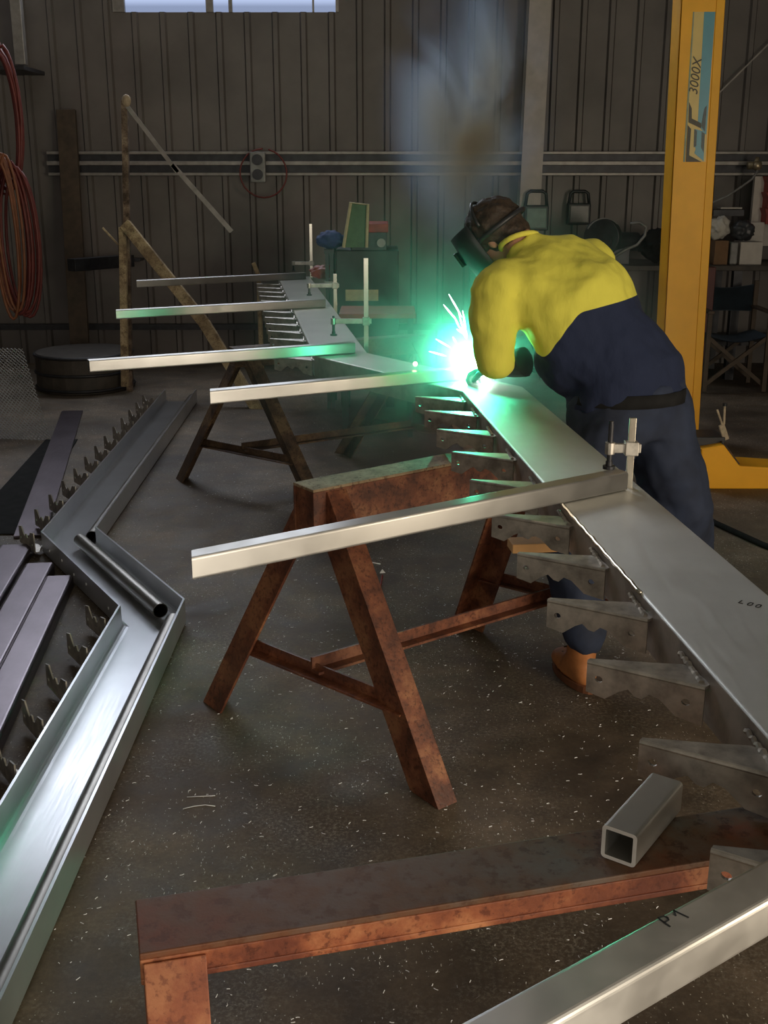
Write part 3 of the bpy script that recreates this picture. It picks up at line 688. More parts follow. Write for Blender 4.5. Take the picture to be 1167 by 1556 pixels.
# parts rack with red bins on the right edge
g = root('bin_rack', 'pale upright rack with dark red bins at the right edge', 'rack', (3.38, 9.85, zt))
a = atY(1148, 268, 9.8); c = atY(1165, 338, 9.8)
b = MB(); b.box((a.x+.05, 9.86, (a.z+c.z)/2-.1), (.08, .05, a.z-c.z+.2)); b.box((a.x+.45, 9.9, (a.z+c.z)/2-.1), (.8, .02, a.z-c.z+.2)); b.build('frame', M['white'], g)
for k in range(3):
    z = atY(1160, 283+k*24, 9.75).z; b = MB(); b.prism([(0, 0), (.3, 0), (.3, .1), (-.02, .13), (0, .08)], (a.x+.09, 9.7, z-.05), (1, 0, 0), (0, 0, 1), (0, .14, 0)); b.build('red_bin', M['redp'], g, bevel=.004)
# air fitting with hose up right and diagonal strap
c = atY(1147, 252, 9.9); g = root('air_outlet', 'brass air outlet with grey hose on the wall rail at right', 'air outlet', c)
M['brass'] = plain('brass', (.5, .42, .28), .35, .7)
b = MB(); b.cyl(c+Vector((-.06, 0, .0)), c+Vector((.05, 0, .01)), .03); b.ball(c+Vector((.01, -.03, 0)), .04); b.cyl(c, c+Vector((.02, 0, .07)), .018); b.build('valve', M['brass'], g, smooth=True)
b = MB(); b.tube([c+Vector((.03, -.02, 0)), atY(1150, 262, 9.85), atY(1143, 272, 9.85), atY(1125, 285, 9.85), atY(1105, 298, 9.85), atY(1082, 308, 9.85), atY(1060, 330, 9.9)], .01, 8); b.build('hose', M['grey'], g, smooth=True)
b = MB(); p, q = atY(1094, 140, 10.12), atY(1190, 45, 10.12); b.bar(p-(q-p)*.5, q+(q-p)*.3, .012, .004, (0, 1, 0)); struct(b.build('trim_5', M['galv']), 'thin diagonal wall brace')
# folding director chair
cy = 8.75
g = root('folding_chair', 'folding canvas chair with crossed wooden legs beneath the bench at right', 'chair', (3.0, cy, 0))
cl, cr = atY(1080, 470, cy).x, atY(1172, 470, cy).x
zs = atY(1120, 512, cy).z; zbk0, zbk1 = atY(1120, 472, cy+.4).z, atY(1120, 430, cy+.4).z; zar = atY(1120, 477, cy).z
for x in (cl, cr):
    for y in (cy, cy+.4): b = MB(); b.bar((x, y, 0.01), (x, y, zar if y == cy else zbk1+.02), .035, .025, (0, 1, 0)); b.build('post', M['wood_dark'], g, bevel=.002)
    b = MB(); b.bar((x, cy-.03, zar+.012), (x, cy+.42, zar+.012), .05, .022); b.build('armrest', M['wood_dark'], g, bevel=.003)
for y in (cy+.01, cy+.38):
    b = MB(); b.bar((cl, y, .06), (cr, y, zs), .03, .02, (0, 1, 0)); b.build('crossed_leg', M['wood_dark'], g)
    b = MB(); b.bar((cr, y+.022, .06), (cl, y+.022, zs), .03, .02, (0, 1, 0)); b.build('crossed_leg', M['wood_dark'], g)
def sheet(mb, f, nu, nv, t=.004):
    V = [f(i/nu, j/nv) for j in range(nv+1) for i in range(nu+1)]; V2 = [v+Vector((0, 0, -t)) for v in V]; N = (nu+1)*(nv+1); Fc = []
    for j in range(nv):
        for i in range(nu):
            a = j*(nu+1)+i; Fc += [(a, a+1, a+nu+2, a+nu+1), (N+a, N+a+nu+1, N+a+nu+2, N+a+1)]
    mb.poly(V+V2, Fc)
b = MB(); sheet(b, lambda u, v: Vector((cl+(cr-cl)*u, cy+.4*v, zs+.01-.05*math.sin(PI*u))), 12, 4); b.build('canvas_seat', M['navy_canvas'], g, smooth=True)
b = MB(); sheet(b, lambda u, v: Vector((cl-.02+(cr-cl+.04)*u, cy+.40+.06*math.sin(PI*u), zbk0+(zbk1-zbk0)*v-.04*math.sin(PI*u)*v)), 12, 6, .006); b.build('canvas_back', M['navy_canvas'], g, smooth=True)
b = MB(); q = atY(1070, 500, 9.2); b.box((q.x, 9.22, .47), (.1, .09, .94)); 
tag(center_origin(b.build('red_cabinet', plain('dark_red_paint', (.10, .015, .012), .5), bevel=.004)), 'narrow dark red cabinet between the yellow post and folding chair', 'cabinet')
# flood lamps on the wall, vice and grinder on the bench
def flood(label, x, y, Y, mats, w=.2, h=.2, hang=True):
    c = atY(x, y, Y); g = root('flood_lamp', label, 'work lamp', c, 'portable flood lamps on the back wall')
    b = MB(); b.box(c, (w, .09, h)); b.build('housing', M['black'], g, bevel=.012)
    b = MB(); b.box(c+Vector((0, -.05, 0)), (w*.8, .01, h*.78)); b.build('glass', mats, g, bevel=.003)
    b = MB(); b.tube([c+Vector((-w*.45, 0, h*.4)), c+Vector((-w*.38, 0, h*.95)), c+Vector((-w*.25, 0, h*1.05)), c+Vector((w*.25, 0, h*1.05)), c+Vector((w*.38, 0, h*.95)), c+Vector((w*.45, 0, h*.4))], .014, 8); b.build('handle', M['black'], g, smooth=True)
M['lampglass'] = plain('green_lamp_glass', (.08, .16, .12), .2, 0, .2); M['lampglass2'] = plain('dull_lamp_glass', (.09, .085, .07), .3)
flood('black flood lamp with greenish glass right of the worker head', 814, 331, 9.925, M['lampglass'], .21, .21)
flood('dim flood lamp farther right behind the worker back', 879, 325, 10.11, M['lampglass2'], .2, .18)
c = atY(915, 362, by+.15); g = root('bench_grinder', 'dark round-guarded grinder on the bench behind the worker', 'grinder', (c.x, c.y, zt))
b = MB(); b.cyl(c+Vector((-.02, -.06, .01)), c+Vector((.02, .02, .01)), .15, 32); b.build('wheel_guard', M['dark_steel'], g, bevel=.008)
b = MB(); b.tube([c+Vector((.15*math.cos(t), -.066, .01+.15*math.sin(t))) for t in [PI*.25+k*PI*.6/12 for k in range(13)]], .006, 6); b.build('guard_rim', M['grey'], g)
b = MB(); b.cyl(c+Vector((.02, -.04, -.02)), c+Vector((.3, .08, -.03)), .075, 24); b.box((c.x+.12, c.y+.05, (zt+c.z)/2-.028), (.22, .16, c.z-zt-.06)); b.build('motor', M['dark_steel'], g, bevel=.006)
b = MB(); b.tube([atY(x, y, by+.1) for x, y in [(958, 340), (972, 338), (982, 345), (980, 358), (968, 372), (950, 380), (930, 392)]], .012, 8)
tag(center_origin(b.build('bent_pipe', M['grey'], smooth=True)), 'bent grey pipe rising from the bench behind the worker', 'pipe')
blob('rag_heap', 'heap of dark rags and tools on the bench left of the yellow post', 'rags', 1000, 372, by+.3, (.16, .13, .13), M['black_rub'], 9, zbase=zt+.001)

# ------------------------------------------------------------------ left side and back wall
def coil(label, cx, cy_, rx, rz, Y, mat, turns, r=.011, seed=1, tilt=.0, nm='hose_coil', grp=None, jit=.04):
    rnd = random.Random(seed); c = atY(cx, cy_, Y); pts = []; n = 26
    g = MB()
    for t in range(turns):
        ax, az = rx*(1+rnd.uniform(-jit, jit)*4), rz*(1+rnd.uniform(-jit, jit)); ox, oz = rnd.uniform(-.04, .04)*rx/.1, rnd.uniform(-.05, .03)
        for k in range(n):
            a = 2*PI*k/n+PI/2; pts.append(c+Vector((ox+ax*math.cos(a)+tilt*math.sin(a), rnd.uniform(-.003, .003)+t*.012, oz+az*math.sin(a))))
    g.tube(pts, r, 8); o = g.build(nm, mat, smooth=True); return tag(center_origin(o), label, 'hose', grp)
coil('bundle of dark red hose hanging in a tall loop at the top left edge', 8, 178, .12, .50, 8.9, M['redhose'], 7, .012, 2, nm='hanging_hose')
coil('bundle of dark red hose hanging lowest at the left edge', 22, 365, .13, .56, 8.8, M['redhose'], 7, .012, 3, nm='hanging_hose')
coil('orange cable looped beneath the red hose at the left edge', 10, 360, .09, .60, 8.7, M['orangehose'], 4, .011, 4, nm='hanging_cable')
coil('thin red air line looped around the wall socket', 392, 268, .20, .20, 10.0, M['redhose'], 1, .007, 5, nm='air_line', jit=0)
c = atY(392, 254, 9.97); g = root('power_outlet', 'grey double power outlet on the wall rail', 'power outlet', c)
b = MB(); b.box(c, (.13, .07, .25)); b.build('box', M['grey'], g, bevel=.01)
for dz in (.06, -.06):
    b = MB(); b.cyl(c+Vector((0, -.03, dz)), c+Vector((0, -.05, dz)), .045); b.build('socket', M['dark_steel'], g)
# pale duct panel and bracket top left
a, c = atY(8, -60, 9.9), atY(38, 98, 9.9); b = MB(); b.box(((a.x+c.x)/2, 9.95, (a.z+c.z)/2), (c.x-a.x, .08, a.z-c.z)); tag(center_origin(b.build('wall_duct', M['galv'], bevel=.004)), 'grey duct on the wall in the top left corner', 'duct')
a, c = atY(15, 100, 9.7), atY(41, 100, 9.7); b = MB(); b.box(((a.x+c.x)/2-.1, 9.9, a.z-.02), (c.x-a.x+.2, .58, .03)); g = tag(center_origin(b.build('hose_bracket', M['dark_steel'])), 'dark bracket holding the hanging hoses at top left', 'bracket')
a = atY(64, 160, 9.4); b = MB(); b.bar(Vector((a.x+.0, 10.1, a.z)), Vector((a.x+.05, 9.75, .02)), .16, .05, (0, 1, 0)); tag(center_origin(b.build('leaning_plank', M['wood_dark'], bevel=.004)), 'brown plank leaning on the back wall beside the hoses', 'plank')
# expanded mesh panel leaning at the left edge
def mesh_panel():
    b = MB(); O = atY(-60, 590, 7.2); O.z = .0; W_, H_ = .62, .62; ux, uz = Vector((.95, -.15, 0)), Vector((-.25, .12, .95))
    n = 22
    for k in range(-n, n+1):
        for sg in (1, -1):
            t0 = k/n; p = []
            u0, v0 = (t0, 0) if t0 > 0 else (0, -t0)
            L = min(1-u0, 1-v0)
            if L <= 0.02: continue
            a = (u0, v0); c = (u0+L, v0+L)
            if sg < 0: a = (1-a[0], a[1]); c = (1-c[0], c[1])
            b.bar(O+ux*a[0]*W_+uz*a[1]*H_, O+ux*c[0]*W_+uz*c[1]*H_, .004, .004)
    g = b.build('mesh_panel', M['grey']); return tag(g, 'grey steel mesh panel leaning at the left edge', 'mesh panel')
mesh_panel()
# drum
g = root('steel_drum', 'dark steel drum lying low by the back wall at left', 'drum', (-2.42, 9.0, 0))
b = MB(); b.cyl((-2.42, 9.0, .0), (-2.42, 9.0, .30), .38, 40); b.build('body', M['bench'], g, bevel=.01)
b = MB()
for z in (.03, .15, .285): b.tube([(-2.42+.385*math.cos(2*PI*k/40), 9.0+.385*math.sin(2*PI*k/40), z) for k in range(40)], .012, 8, closed=True)
b.build('rolling_hoop', M['dark_steel'], g, smooth=True)
# wall shelf bar
a, c = atY(118, 400, 9.6), atY(190, 390, 9.7); b = MB(); b.bar(Vector((a.x, 9.4, a.z)), Vector((c.x, 9.9, a.z)), .1, .1); b.box(((a.x+c.x)/2+.12, 10.0, a.z), (.3, .2, .02))
tag(center_origin(b.build('stub_beam', M['dark_steel'], bevel=.003)), 'dark box section sticking out from the back wall at left', 'steel section')
# tan frame with tall post and diagonals
fy = 8.8; g = root('shelf_stand', 'tan peeling steel stand with tall thin post and sloping leg at back left', 'stand', (atY(193, 580, fy).x, fy, 0))
p = lambda x, y, Y=fy: atY(x, y, Y)
M['peel'] = rust('peeling_cream_paint', (.06, .04, .025), (.20, .14, .10), (.32, .25, .18), .8, 0, 14)
b = MB(); pt = p(193, 152); pb = Vector((p(196, 580).x+.02, fy-.0, 0)); b.beam(pb, pt, [(0, 0), (.045, 0), (.045, .006), (.006, .006), (.006, .045), (0, .045)], (0, 1, 0)); b.build('tall_post', M['peel'], g)
b = MB(); b.bar(p(190, 157), p(270, 262), .03, .008, (0, 1, 0)); b.bar(p(262, 250), p(352, 352), .035, .008, (0, 1, 0)); b.build('diagonal_strap', M['galv'], g)
b = MB(); b.ball(p(192, 153), (.035, .02, .045), seg=12); b.build('top_cap', M['cream'], g)
M['tan'] = rust('tan_flaking_paint', (.20, .14, .08), (.46, .35, .20), (.55, .43, .26), .7, 0, 12)
b = MB(); b.bar(p(184, 345)+Vector((.02, -.03, 0)), Vector((p(190, 560).x, fy-.04, 0.05)), .055, .05, (0, 1, 0)); b.build('upright', M['tan'], g, bevel=.003)
b = MB(); b.bar(p(190, 340, fy-.05), p(310, 490, fy-.35), .085, .05, (0, 1, 0)); b.bar(p(310, 490, fy-.35), p(402, 640, fy-.7), .085, .05, (0, 1, 0)); b.build('sloping_leg', M['tan'], g, bevel=.003)
b = MB(); b.bar(p(156, 346), p(180, 372), .012, .012, (0, 1, 0)); b.build('spur', M['tan'], g)
b = MB(); c = atY(389, 405, 9.2); b.bar(c+Vector((-.02, 0, .03)), c+Vector((.03, 0, -.1)), .03, .03, (0, 1, 0)); b.cyl(c+Vector((.02, 0, -.1)), (c.x+.02, 9.2, 0.01), .02, 10)
tag(center_origin(b.build('marking_stake', M['tan'])), 'tan tipped stake upright behind the far flight', 'stake')

# welding machine trolley
wy = 8.1; a, c = atY(508, 352, wy), atY(600, 352, wy)
g = root('welding_machine', 'welding machine with red top tray on a dark trolley behind the stringer', 'welding machine', ((a.x+c.x)/2, wy+.25, 0))
zt2 = atY(560, 340, wy).z; z1 = atY(560, 380, wy).z; x0, x1 = atY(530, 340, wy).x, atY(590, 340, wy).x
b = MB(); b.box(((x0+x1)/2, wy+.22, zt2-.03), (x1-x0, .45, .06)); b.build('red_tray', M['redp'], g, bevel=.006)
b = MB(); b.box(((x0+x1)/2, wy+.22, (zt2+z1)/2-.05), (x1-x0-.02, .42, zt2-z1)); b.build('power_unit', M['dark_steel'], g, bevel=.01)
for kx in (.18, .82):
    b = MB(); b.cyl((x0+(x1-x0)*kx, wy, zt2-.13), (x0+(x1-x0)*kx, wy-.02, zt2-.13), .03); b.build('dial', M['grey'], g)
z2 = .25; x2, x3 = atY(510, 400, wy).x, atY(606, 400, wy).x
b = MB(); b.box(((x2+x3)/2, wy+.25, (z1+z2)/2), (x3-x2, .5, z1-z2)); b.build('cabinet', M['black'], g, bevel=.01)
a, c = atY(525, 440, wy), atY(575, 457, wy); b = MB(); b.box(((a.x+c.x)/2, wy-.005, (a.z+c.z)/2), (c.x-a.x, .006, a.z-c.z)); b.build('pale_plate', M['label'], g)
for x in (x2+.06, x3-.06):
    b = MB(); b.cyl((x-.03, wy+.1, .12), (x+.03, wy+.1, .12), .12, 24); b.build('wheel', M['black_rub'], g)
    b = MB(); b.box((x, wy+.4, .13), (.05, .05, .26)); b.build('rear_leg', M['dark_steel'], g)
b = MB(); b.box(((x2+x3)/2, wy+.25, .24), (x3-x2, .5, .03)); b.build('deck', M['dark_steel'], g)
c = atY(543, 335, wy+.1); g = root('wire_feeder_panel', 'slanted green framed panel leaning on the welding machine', 'panel', Vector((c.x, wy, z1)))
b = MB(); pa = [atY(x, y, wy-.03) for x, y in [(522, 372), (534, 308), (558, 312), (556, 337), (530, 340), (526, 374)]]; n = len(pa)
pa = [atY(x, y, wy-.03) for x, y in [(522, 376), (533, 308), (559, 311), (557, 376)]]
b.poly(pa+[v+Vector((0, .015, 0)) for v in pa], [(0, 1, 2, 3), (4, 5, 6, 7), (0, 1, 5, 4), (1, 2, 6, 5), (2, 3, 7, 6), (3, 0, 4, 7)]); b.build('sheet', M['greenp'], g)
b = MB(); b.tube([v+Vector((0, -.01, 0)) for v in pa[0:4]], .012, 8); b.build('rim', M['label'], g)
blob('blue_rag', 'crumpled blue rag beside the welding machine', 'rag', 503, 365, wy+.05, (.10, .08, .06), M['bluep'], 12, zbase=atY(503, 379, wy).z)
g = root('side_table', 'low cluttered metal table left of the welding machine', 'table', (atY(487, 430, wy).x, wy+.2, 0))
ztt = atY(487, 379, wy).z; xa, xb = -.425, x2-.01
b = MB(); b.box(((xa+xb)/2, wy+.2, ztt-.015), (xb-xa, .4, .03)); b.build('table_top', M['dark_steel'], g)
for x in (xa+.02, xb-.02):
    for y in (wy+.03, wy+.37): b = MB(); b.box((x, y, (ztt-.03)/2), (.025, .025, ztt-.03)); b.build('leg', M['dark_steel'], g)
b = MB(); zz = atY(487, 430, wy).z; b.box(((xa+xb)/2, wy+.2, zz), (xb-xa, .38, .02)); b.build('shelf', M['grey'], g)
blob('red_tool', 'dark red tool on the shelf of the low cluttered table', 'tool', 490, 402, wy+.15, (.09, .06, .05), M['redp'], 14, zbase=zz+.011)
c = atY(560, 500, 7.4)
g = root('toolbox_trolley', 'low red edged trolley in front of the welding machine', 'trolley', (c.x, 7.3, 0))
zq = atY(560, 475, 7.2).z; xa, xb = atY(515, 480, 7.2).x, atY(632, 480, 7.2).x
b = MB(); b.box(((xa+xb)/2, 7.4, zq-.02), (xb-xa, .45, .03)); b.build('tray', M['redp'], g, bevel=.004)
for x in (xa+.03, xb-.03):
    for y in (7.22, 7.58): b = MB(); b.bar((x, y, 0), (x, y, zq-.03), .03, .03, (0, 1, 0)); b.build('leg', M['dark_steel'], g)

# ------------------------------------------------------------------ the worker
M['skin'] = plain('skin', (.45, .22, .14), .5, 0, .08)
M['hair'] = plain('brown_hair', (.035, .020, .010), .7, 0, .5, 60, .6)
M['denim'] = plain('navy_denim', (.018, .026, .052), .85, 0, .4, 7, .25)
M['leather'] = plain('tan_boot_leather', (.42, .16, .05), .55, 0, .25, 20, .1)
M['glove'] = plain('welding_glove_leather', (.05, .05, .05), .75, 0, .3, 20, .2)
wk = root('person', 'person in yellow and navy work shirt and welding mask, bent over the stringer welding', 'person', (.93, 3.9, 0))
pel = Vector((.905, 4.02, .92)); neck = atY(797, 378, 4.16); SL = atY(752, 440, 3.98); SR = atY(898, 400, 4.22)
EL = atY(752, 545, 3.98); WP = Vector((.335, 4.40, S+.05))
HLp = Vector((.43, 4.24, S+.075)); ER = Vector((.76, 4.5, 1.08)); HRp = Vector((.47, 4.44, S+.09))
chest = (SL+SR)/2
ax = (neck-pel).normalized(); wd = Vector((.87, .45, .06)).normalized(); 
def R3(c, a, ha, hb, w=wd):
    a = a.normalized(); w = (w-a*w.dot(a)).normalized(); n = a.cross(w).normalized(); return (c, w*ha, n*hb)
hipL, hipR = Vector((.81, 3.94, .80)), Vector((.985, 4.06, .86))
knL, knR = Vector((.645, 3.66, .47)), Vector((1.11, 4.02, .47))
anL, anR = Vector((.672, 3.49, .10)), Vector((1.20, 4.16, .10))
mid1 = pel.lerp(chest, .38)+Vector((.03, -.03, .035)); mid2 = pel.lerp(chest, .72)+Vector((.025, -.035, .06))
# body
b = MB()
b.loft([R3(pel-Vector((0, 0, .08)), Vector((0, 0, 1)), .15, .11), R3(pel, Vector((-.1, 0, 1)), .16, .12), R3(mid1, ax, .145, .10), R3(mid2, ax, .165, .115), R3(chest, ax, .15, .10), R3(neck-ax*.03, ax, .07, .06), R3(neck+ax*.05, ax, .055, .055)])
def limb(mb, pts, rs):
    P_ = [Vector(p) for p in pts]; pp, rr = [], []
    for i in range(len(P_)-1):
        for k in range(6): t = k/6; pp.append(P_[i].lerp(P_[i+1], t)); rr.append(rs[i]+(rs[i+1]-rs[i])*t)
    pp.append(P_[-1]); rr.append(rs[-1]); mb.tube(pp, rr, 14)
    for p, r in zip(P_, rs): mb.ball(p, r*.99, seg=12)
limb(b, [chest, SL, EL, HLp], [.06, .055, .042, .03]); limb(b, [chest, SR, ER, HRp], [.06, .055, .042, .03])
limb(b, [pel, hipL, knL, anL], [.09, .085, .055, .04]); limb(b, [pel, hipR, knR, anR], [.09, .085, .055, .04])
head_dir = Vector((-.62, .30, -.55)).normalized()      # where the face points
hc = atY(751, 359, 4.24); 
hup = Vector((-.45, .10, .9)); hup = (hup-head_dir*hup.dot(head_dir)).normalized(); hside = head_dir.cross(hup).normalized()
HM = Matrix((hside, head_dir, hup)).transposed()
b.ball(hc+hup*.02-head_dir*.005, (.075, .095, .092), HM); b.ball(hc-hup*.055+head_dir*.03, (.058, .065, .07), HM)
b.ball(hc+head_dir*.098-hup*.02, (.013, .02, .022), HM, 10); b.ball(hc+head_dir*.085-hup*.065, (.024, .012, .009), HM, 10)
for s in (-1, 1): b.ball(hc+hside*s*.076-hup*.015-head_dir*.005, (.012, .02, .032), HM, 12); b.ball(hc+hside*s*.03+head_dir*.082+hup*.012, (.013, .01, .009), HM, 10)
limb(b, [neck-ax*.04, hc-hup*.05-head_dir*.03], [.058, .055])
b.build('body', M['skin'], wk, remesh=.008, smo=4)
# hair
b = MB(); b.ball(hc+hup*.032-head_dir*.020, (.098, .112, .100), HM, 32); b.ball(hc-head_dir*.07-hup*.03, (.08, .055, .075), HM, 20)
from mathutils import noise as NZ
for v in b.bm.verts: v.co += (v.co-hc).normalized()*(.012*NZ.noise(v.co*38)+.006*NZ.noise(v.co*90))
for f_ in [v for v in b.bm.verts if (v.co-hc).dot(head_dir) > .06 and (v.co-hc).dot(hup) < -.02]: f_.co -= head_dir*.03
b.build('hair', M['hair'], wk, remesh=.006, smo=1)
# welding mask with headband
msk = MB(); nseg = 14; V = []; rows = [(.085, 1.0), (.03, 1.04), (-.03, 1.04), (-.10, .98), (-.17, .80)]
for (hz, k) in rows:
    for i in range(nseg+1):
        t = -1.5+3.0*i/nseg; V.append(hc+hup*hz+hside*math.sin(t)*.112*k+head_dir*(math.cos(t)*.125*k+.015))
n = nseg+1; Fc = [(j*n+i, j*n+i+1, (j+1)*n+i+1, (j+1)*n+i) for j in range(len(rows)-1) for i in range(nseg)]
msk.poly(V, Fc); m_ = msk.build('welding_mask', M['black'], wk, smooth=True); sm = m_.modifiers.new('solid', 'SOLIDIFY'); sm.thickness = .006
b = MB(); b.box(hc+head_dir*.146+hup*.01, (.11, .012, .06), HM); b.build('filter_lens', plain('dark_glass', (.01, .02, .015), .08), m_, bevel=.004)
b = MB(); b.tube([hc+hup*.012+hside*math.sin(t)*.106+head_dir*math.cos(t)*.126-head_dir*.016 for t in [2*PI*k/28 for k in range(28)]], .009, 8, closed=True)
b.tube([hc+hside*math.sin(t)*.104+hup*(.035+.108*math.cos(t))-head_dir*.01 for t in [-1.4+2.8*k/14 for k in range(15)]], .006, 8); b.build('headband', M['black'], m_, smooth=True)
# shirt
def shirt_mat():
    m, nt, bb = newmat('hi_vis_yellow_and_navy_cotton'); geo = nt.nodes.new('ShaderNodeNewGeometry')
    v1 = nt.nodes.new('ShaderNodeVectorMath'); v1.operation = 'SUBTRACT'; nt.links.new(geo.outputs['Position'], v1.inputs[0]); v1.inputs[1].default_value = SHP
    v2 = nt.nodes.new('ShaderNodeVectorMath'); v2.operation = 'DOT_PRODUCT'; nt.links.new(v1.outputs[0], v2.inputs[0]); v2.inputs[1].default_value = SHN
    w2 = nt.nodes.new('ShaderNodeVectorMath'); w2.operation = 'DOT_PRODUCT'; nt.links.new(v1.outputs[0], w2.inputs[0]); w2.inputs[1].default_value = wd
    mn = nt.nodes.new('ShaderNodeMath'); mn.operation = 'MINIMUM'; nt.links.new(w2.outputs['Value'], mn.inputs[0]); mn.inputs[1].default_value = 0
    sq = nt.nodes.new('ShaderNodeMath'); sq.operation = 'MULTIPLY'; nt.links.new(mn.outputs[0], sq.inputs[0]); nt.links.new(mn.outputs[0], sq.inputs[1])
    sc = nt.nodes.new('ShaderNodeMath'); sc.operation = 'MULTIPLY_ADD'; nt.links.new(sq.outputs[0], sc.inputs[0]); sc.inputs[1].default_value = 11.0; nt.links.new(v2.outputs['Value'], sc.inputs[2])
    gt = nt.nodes.new('ShaderNodeMath'); gt.operation = 'GREATER_THAN'; nt.links.new(sc.outputs[0], gt.inputs[0]); gt.inputs[1].default_value = 0
    # sleeves are yellow down to the forearm
    sx = nt.nodes.new('ShaderNodeSeparateXYZ'); nt.links.new(geo.outputs['Position'], sx.inputs[0])
    vor = noise(nt, coords(nt), 5, 4, .55)
    col = mixc(nt, gt.outputs[0], (.012, .020, .055), (.76, .70, .09))
    at_ = nt.nodes.new('ShaderNodeAttribute'); at_.attribute_name = 'navy'
    nt.links.new(mixc(nt, .3, col, ramp(nt, vor, [(.3, (.75, .75, .75)), (.7, (1.1, 1.1, 1.1))]), 'MULTIPLY'), bb.inputs['Base Color'])
    bb.inputs['Roughness'].default_value = .9; bump(nt, bb, noise(nt, coords(nt, (1, 1, .4), rot=(0, .6, 0)), 8, 5, .5), .5, .03)
    return m
SHP = tuple(atY(895, 472, 3.85)); SHN = tuple(Vector((-.25, .1, 1)).normalized())
M['shirt'] = shirt_mat()
b = MB()
hem = pel+Vector((.005, -.01, .0))
FR = Vector((-.5, .8, -.3)).normalized()
b.loft([R3(hem-Vector((.02, -.02, .045)), Vector((-.16, .08, 1)), .235, .185), R3(pel+Vector((-.03, .01, .07)), Vector((-.3, .15, 1)), .228, .19), R3(mid1+Vector((-.045, .02, -.03)), ax, .222, .19), R3(mid2+Vector((-.02, .02, -.02)), ax, .232, .18), R3(chest-ax*.02, ax, .245, .15), R3(chest+ax*.06, ax, .20, .115), R3(neck, ax, .080, .080), R3(neck+ax*.028, ax, .072, .074)])
b.ball(mid1+Vector((-.13, .0, -.04)), (.15, .15, .17))
limb(b, [chest, SR, ER], [.10, .092, .07]); limb(b, [chest, SL, EL], [.105, .092, .072])
limb(b, [EL, EL.lerp(HLp, .55)], [.072, .062]); limb(b, [ER, ER.lerp(HRp, .6)], [.07, .05])
b.ball(mid2.lerp(SL, .55), .11)
sh = b.build('shirt', M['shirt'], wk, remesh=.010, smo=16)
def folds(o, scale, st):
    t = bpy.data.textures.new('folds', 'CLOUDS'); t.noise_scale = scale; t.noise_depth = 2
    d = o.modifiers.new('folds', 'DISPLACE'); d.texture = t; d.strength = st; d.mid_level = .5; d.texture_coords = 'LOCAL'
folds(sh, .16, .045)
b = MB(); b.tube([neck+ax*.032+(wd*math.cos(t)*.07+ax.cross(wd)*math.sin(t)*.07+ax*.0)*1.02 for t in [2*PI*k/20 for k in range(20)]], .010, 8, closed=True); b.build('collar', M['shirt'], wk, smooth=True)
# trousers
b = MB()
b.loft([R3(pel-Vector((.02, 0, .16)), Vector((0, 0, 1)), .225, .17), R3(pel-Vector((.02, 0, .05)), Vector((0, 0, 1)), .222, .18), R3(pel+Vector((-.015, 0, .03)), Vector((-.1, 0, 1)), .212, .165)])
limb(b, [hipL, knL, anL+Vector((0, 0, .09))], [.135, .11, .078]); limb(b, [hipR, knR, anR+Vector((0, 0, .03))], [.15, .125, .10])
folds(b.build('trousers', M['denim'], wk, remesh=.011, smo=8), .14, .04)
b = MB(); c = pel+Vector((0, 0, .0)); b.loft([R3(c+Vector((-.015, 0, -.035)), Vector((0, 0, 1)), .228, .184), R3(c+Vector((-.015, 0, .012)), Vector((0, 0, 1)), .222, .178)], caps=False)
o = b.build('belt', M['black_rub'], wk, smooth=True); o.modifiers.new('s', 'SOLIDIFY').thickness = .004
# boots
def boot(an, fdir):
    fd = Vector(fdir).normalized(); sd = Vector((fd.y, -fd.x, 0)); b = MB(); g0_ = Vector((an.x, an.y, 0)); z = Vector((0, 0, 1))
    b.loft([(g0_+z*.21, sd*.052, fd*.058), (g0_+z*.15, sd*.05, fd*.056), (g0_+z*.10+fd*.01, sd*.046, fd*.062), (g0_+z*.055+fd*.03, sd*.048, fd*.09), (g0_+z*.028+fd*.05, sd*.05, fd*.12)])
    b.ball(g0_+fd*.115+z*.05, (.05, .062, .034), Matrix((sd, fd, z)).transposed()); b.ball(g0_+fd*-.02+z*.05, (.042, .05, .045), Matrix((sd, fd, z)).transposed())
    o = b.build('boot', M['leather'], wk, remesh=.007, smo=4)
    s_ = MB(); s_.loft([(g0_+fd*.05+z*.001, sd*.05, fd*.135), (g0_+fd*.05+z*.026, sd*.053, fd*.137)]); s_.build('sole', plain('boot_sole', (.16, .06, .025), .7), o, smooth=False)
    s_ = MB()
    for k in range(5): c = g0_+z*(.175-.024*k)+fd*(.058+.012*k); s_.tube([c-sd*.02, c+fd*.006, c+sd*.02], .003, 6)
    s_.build('laces', M['wood_dark'], o)
boot(anL, (-.30, .95, 0)); boot(anR, (-.4, .8, 0))
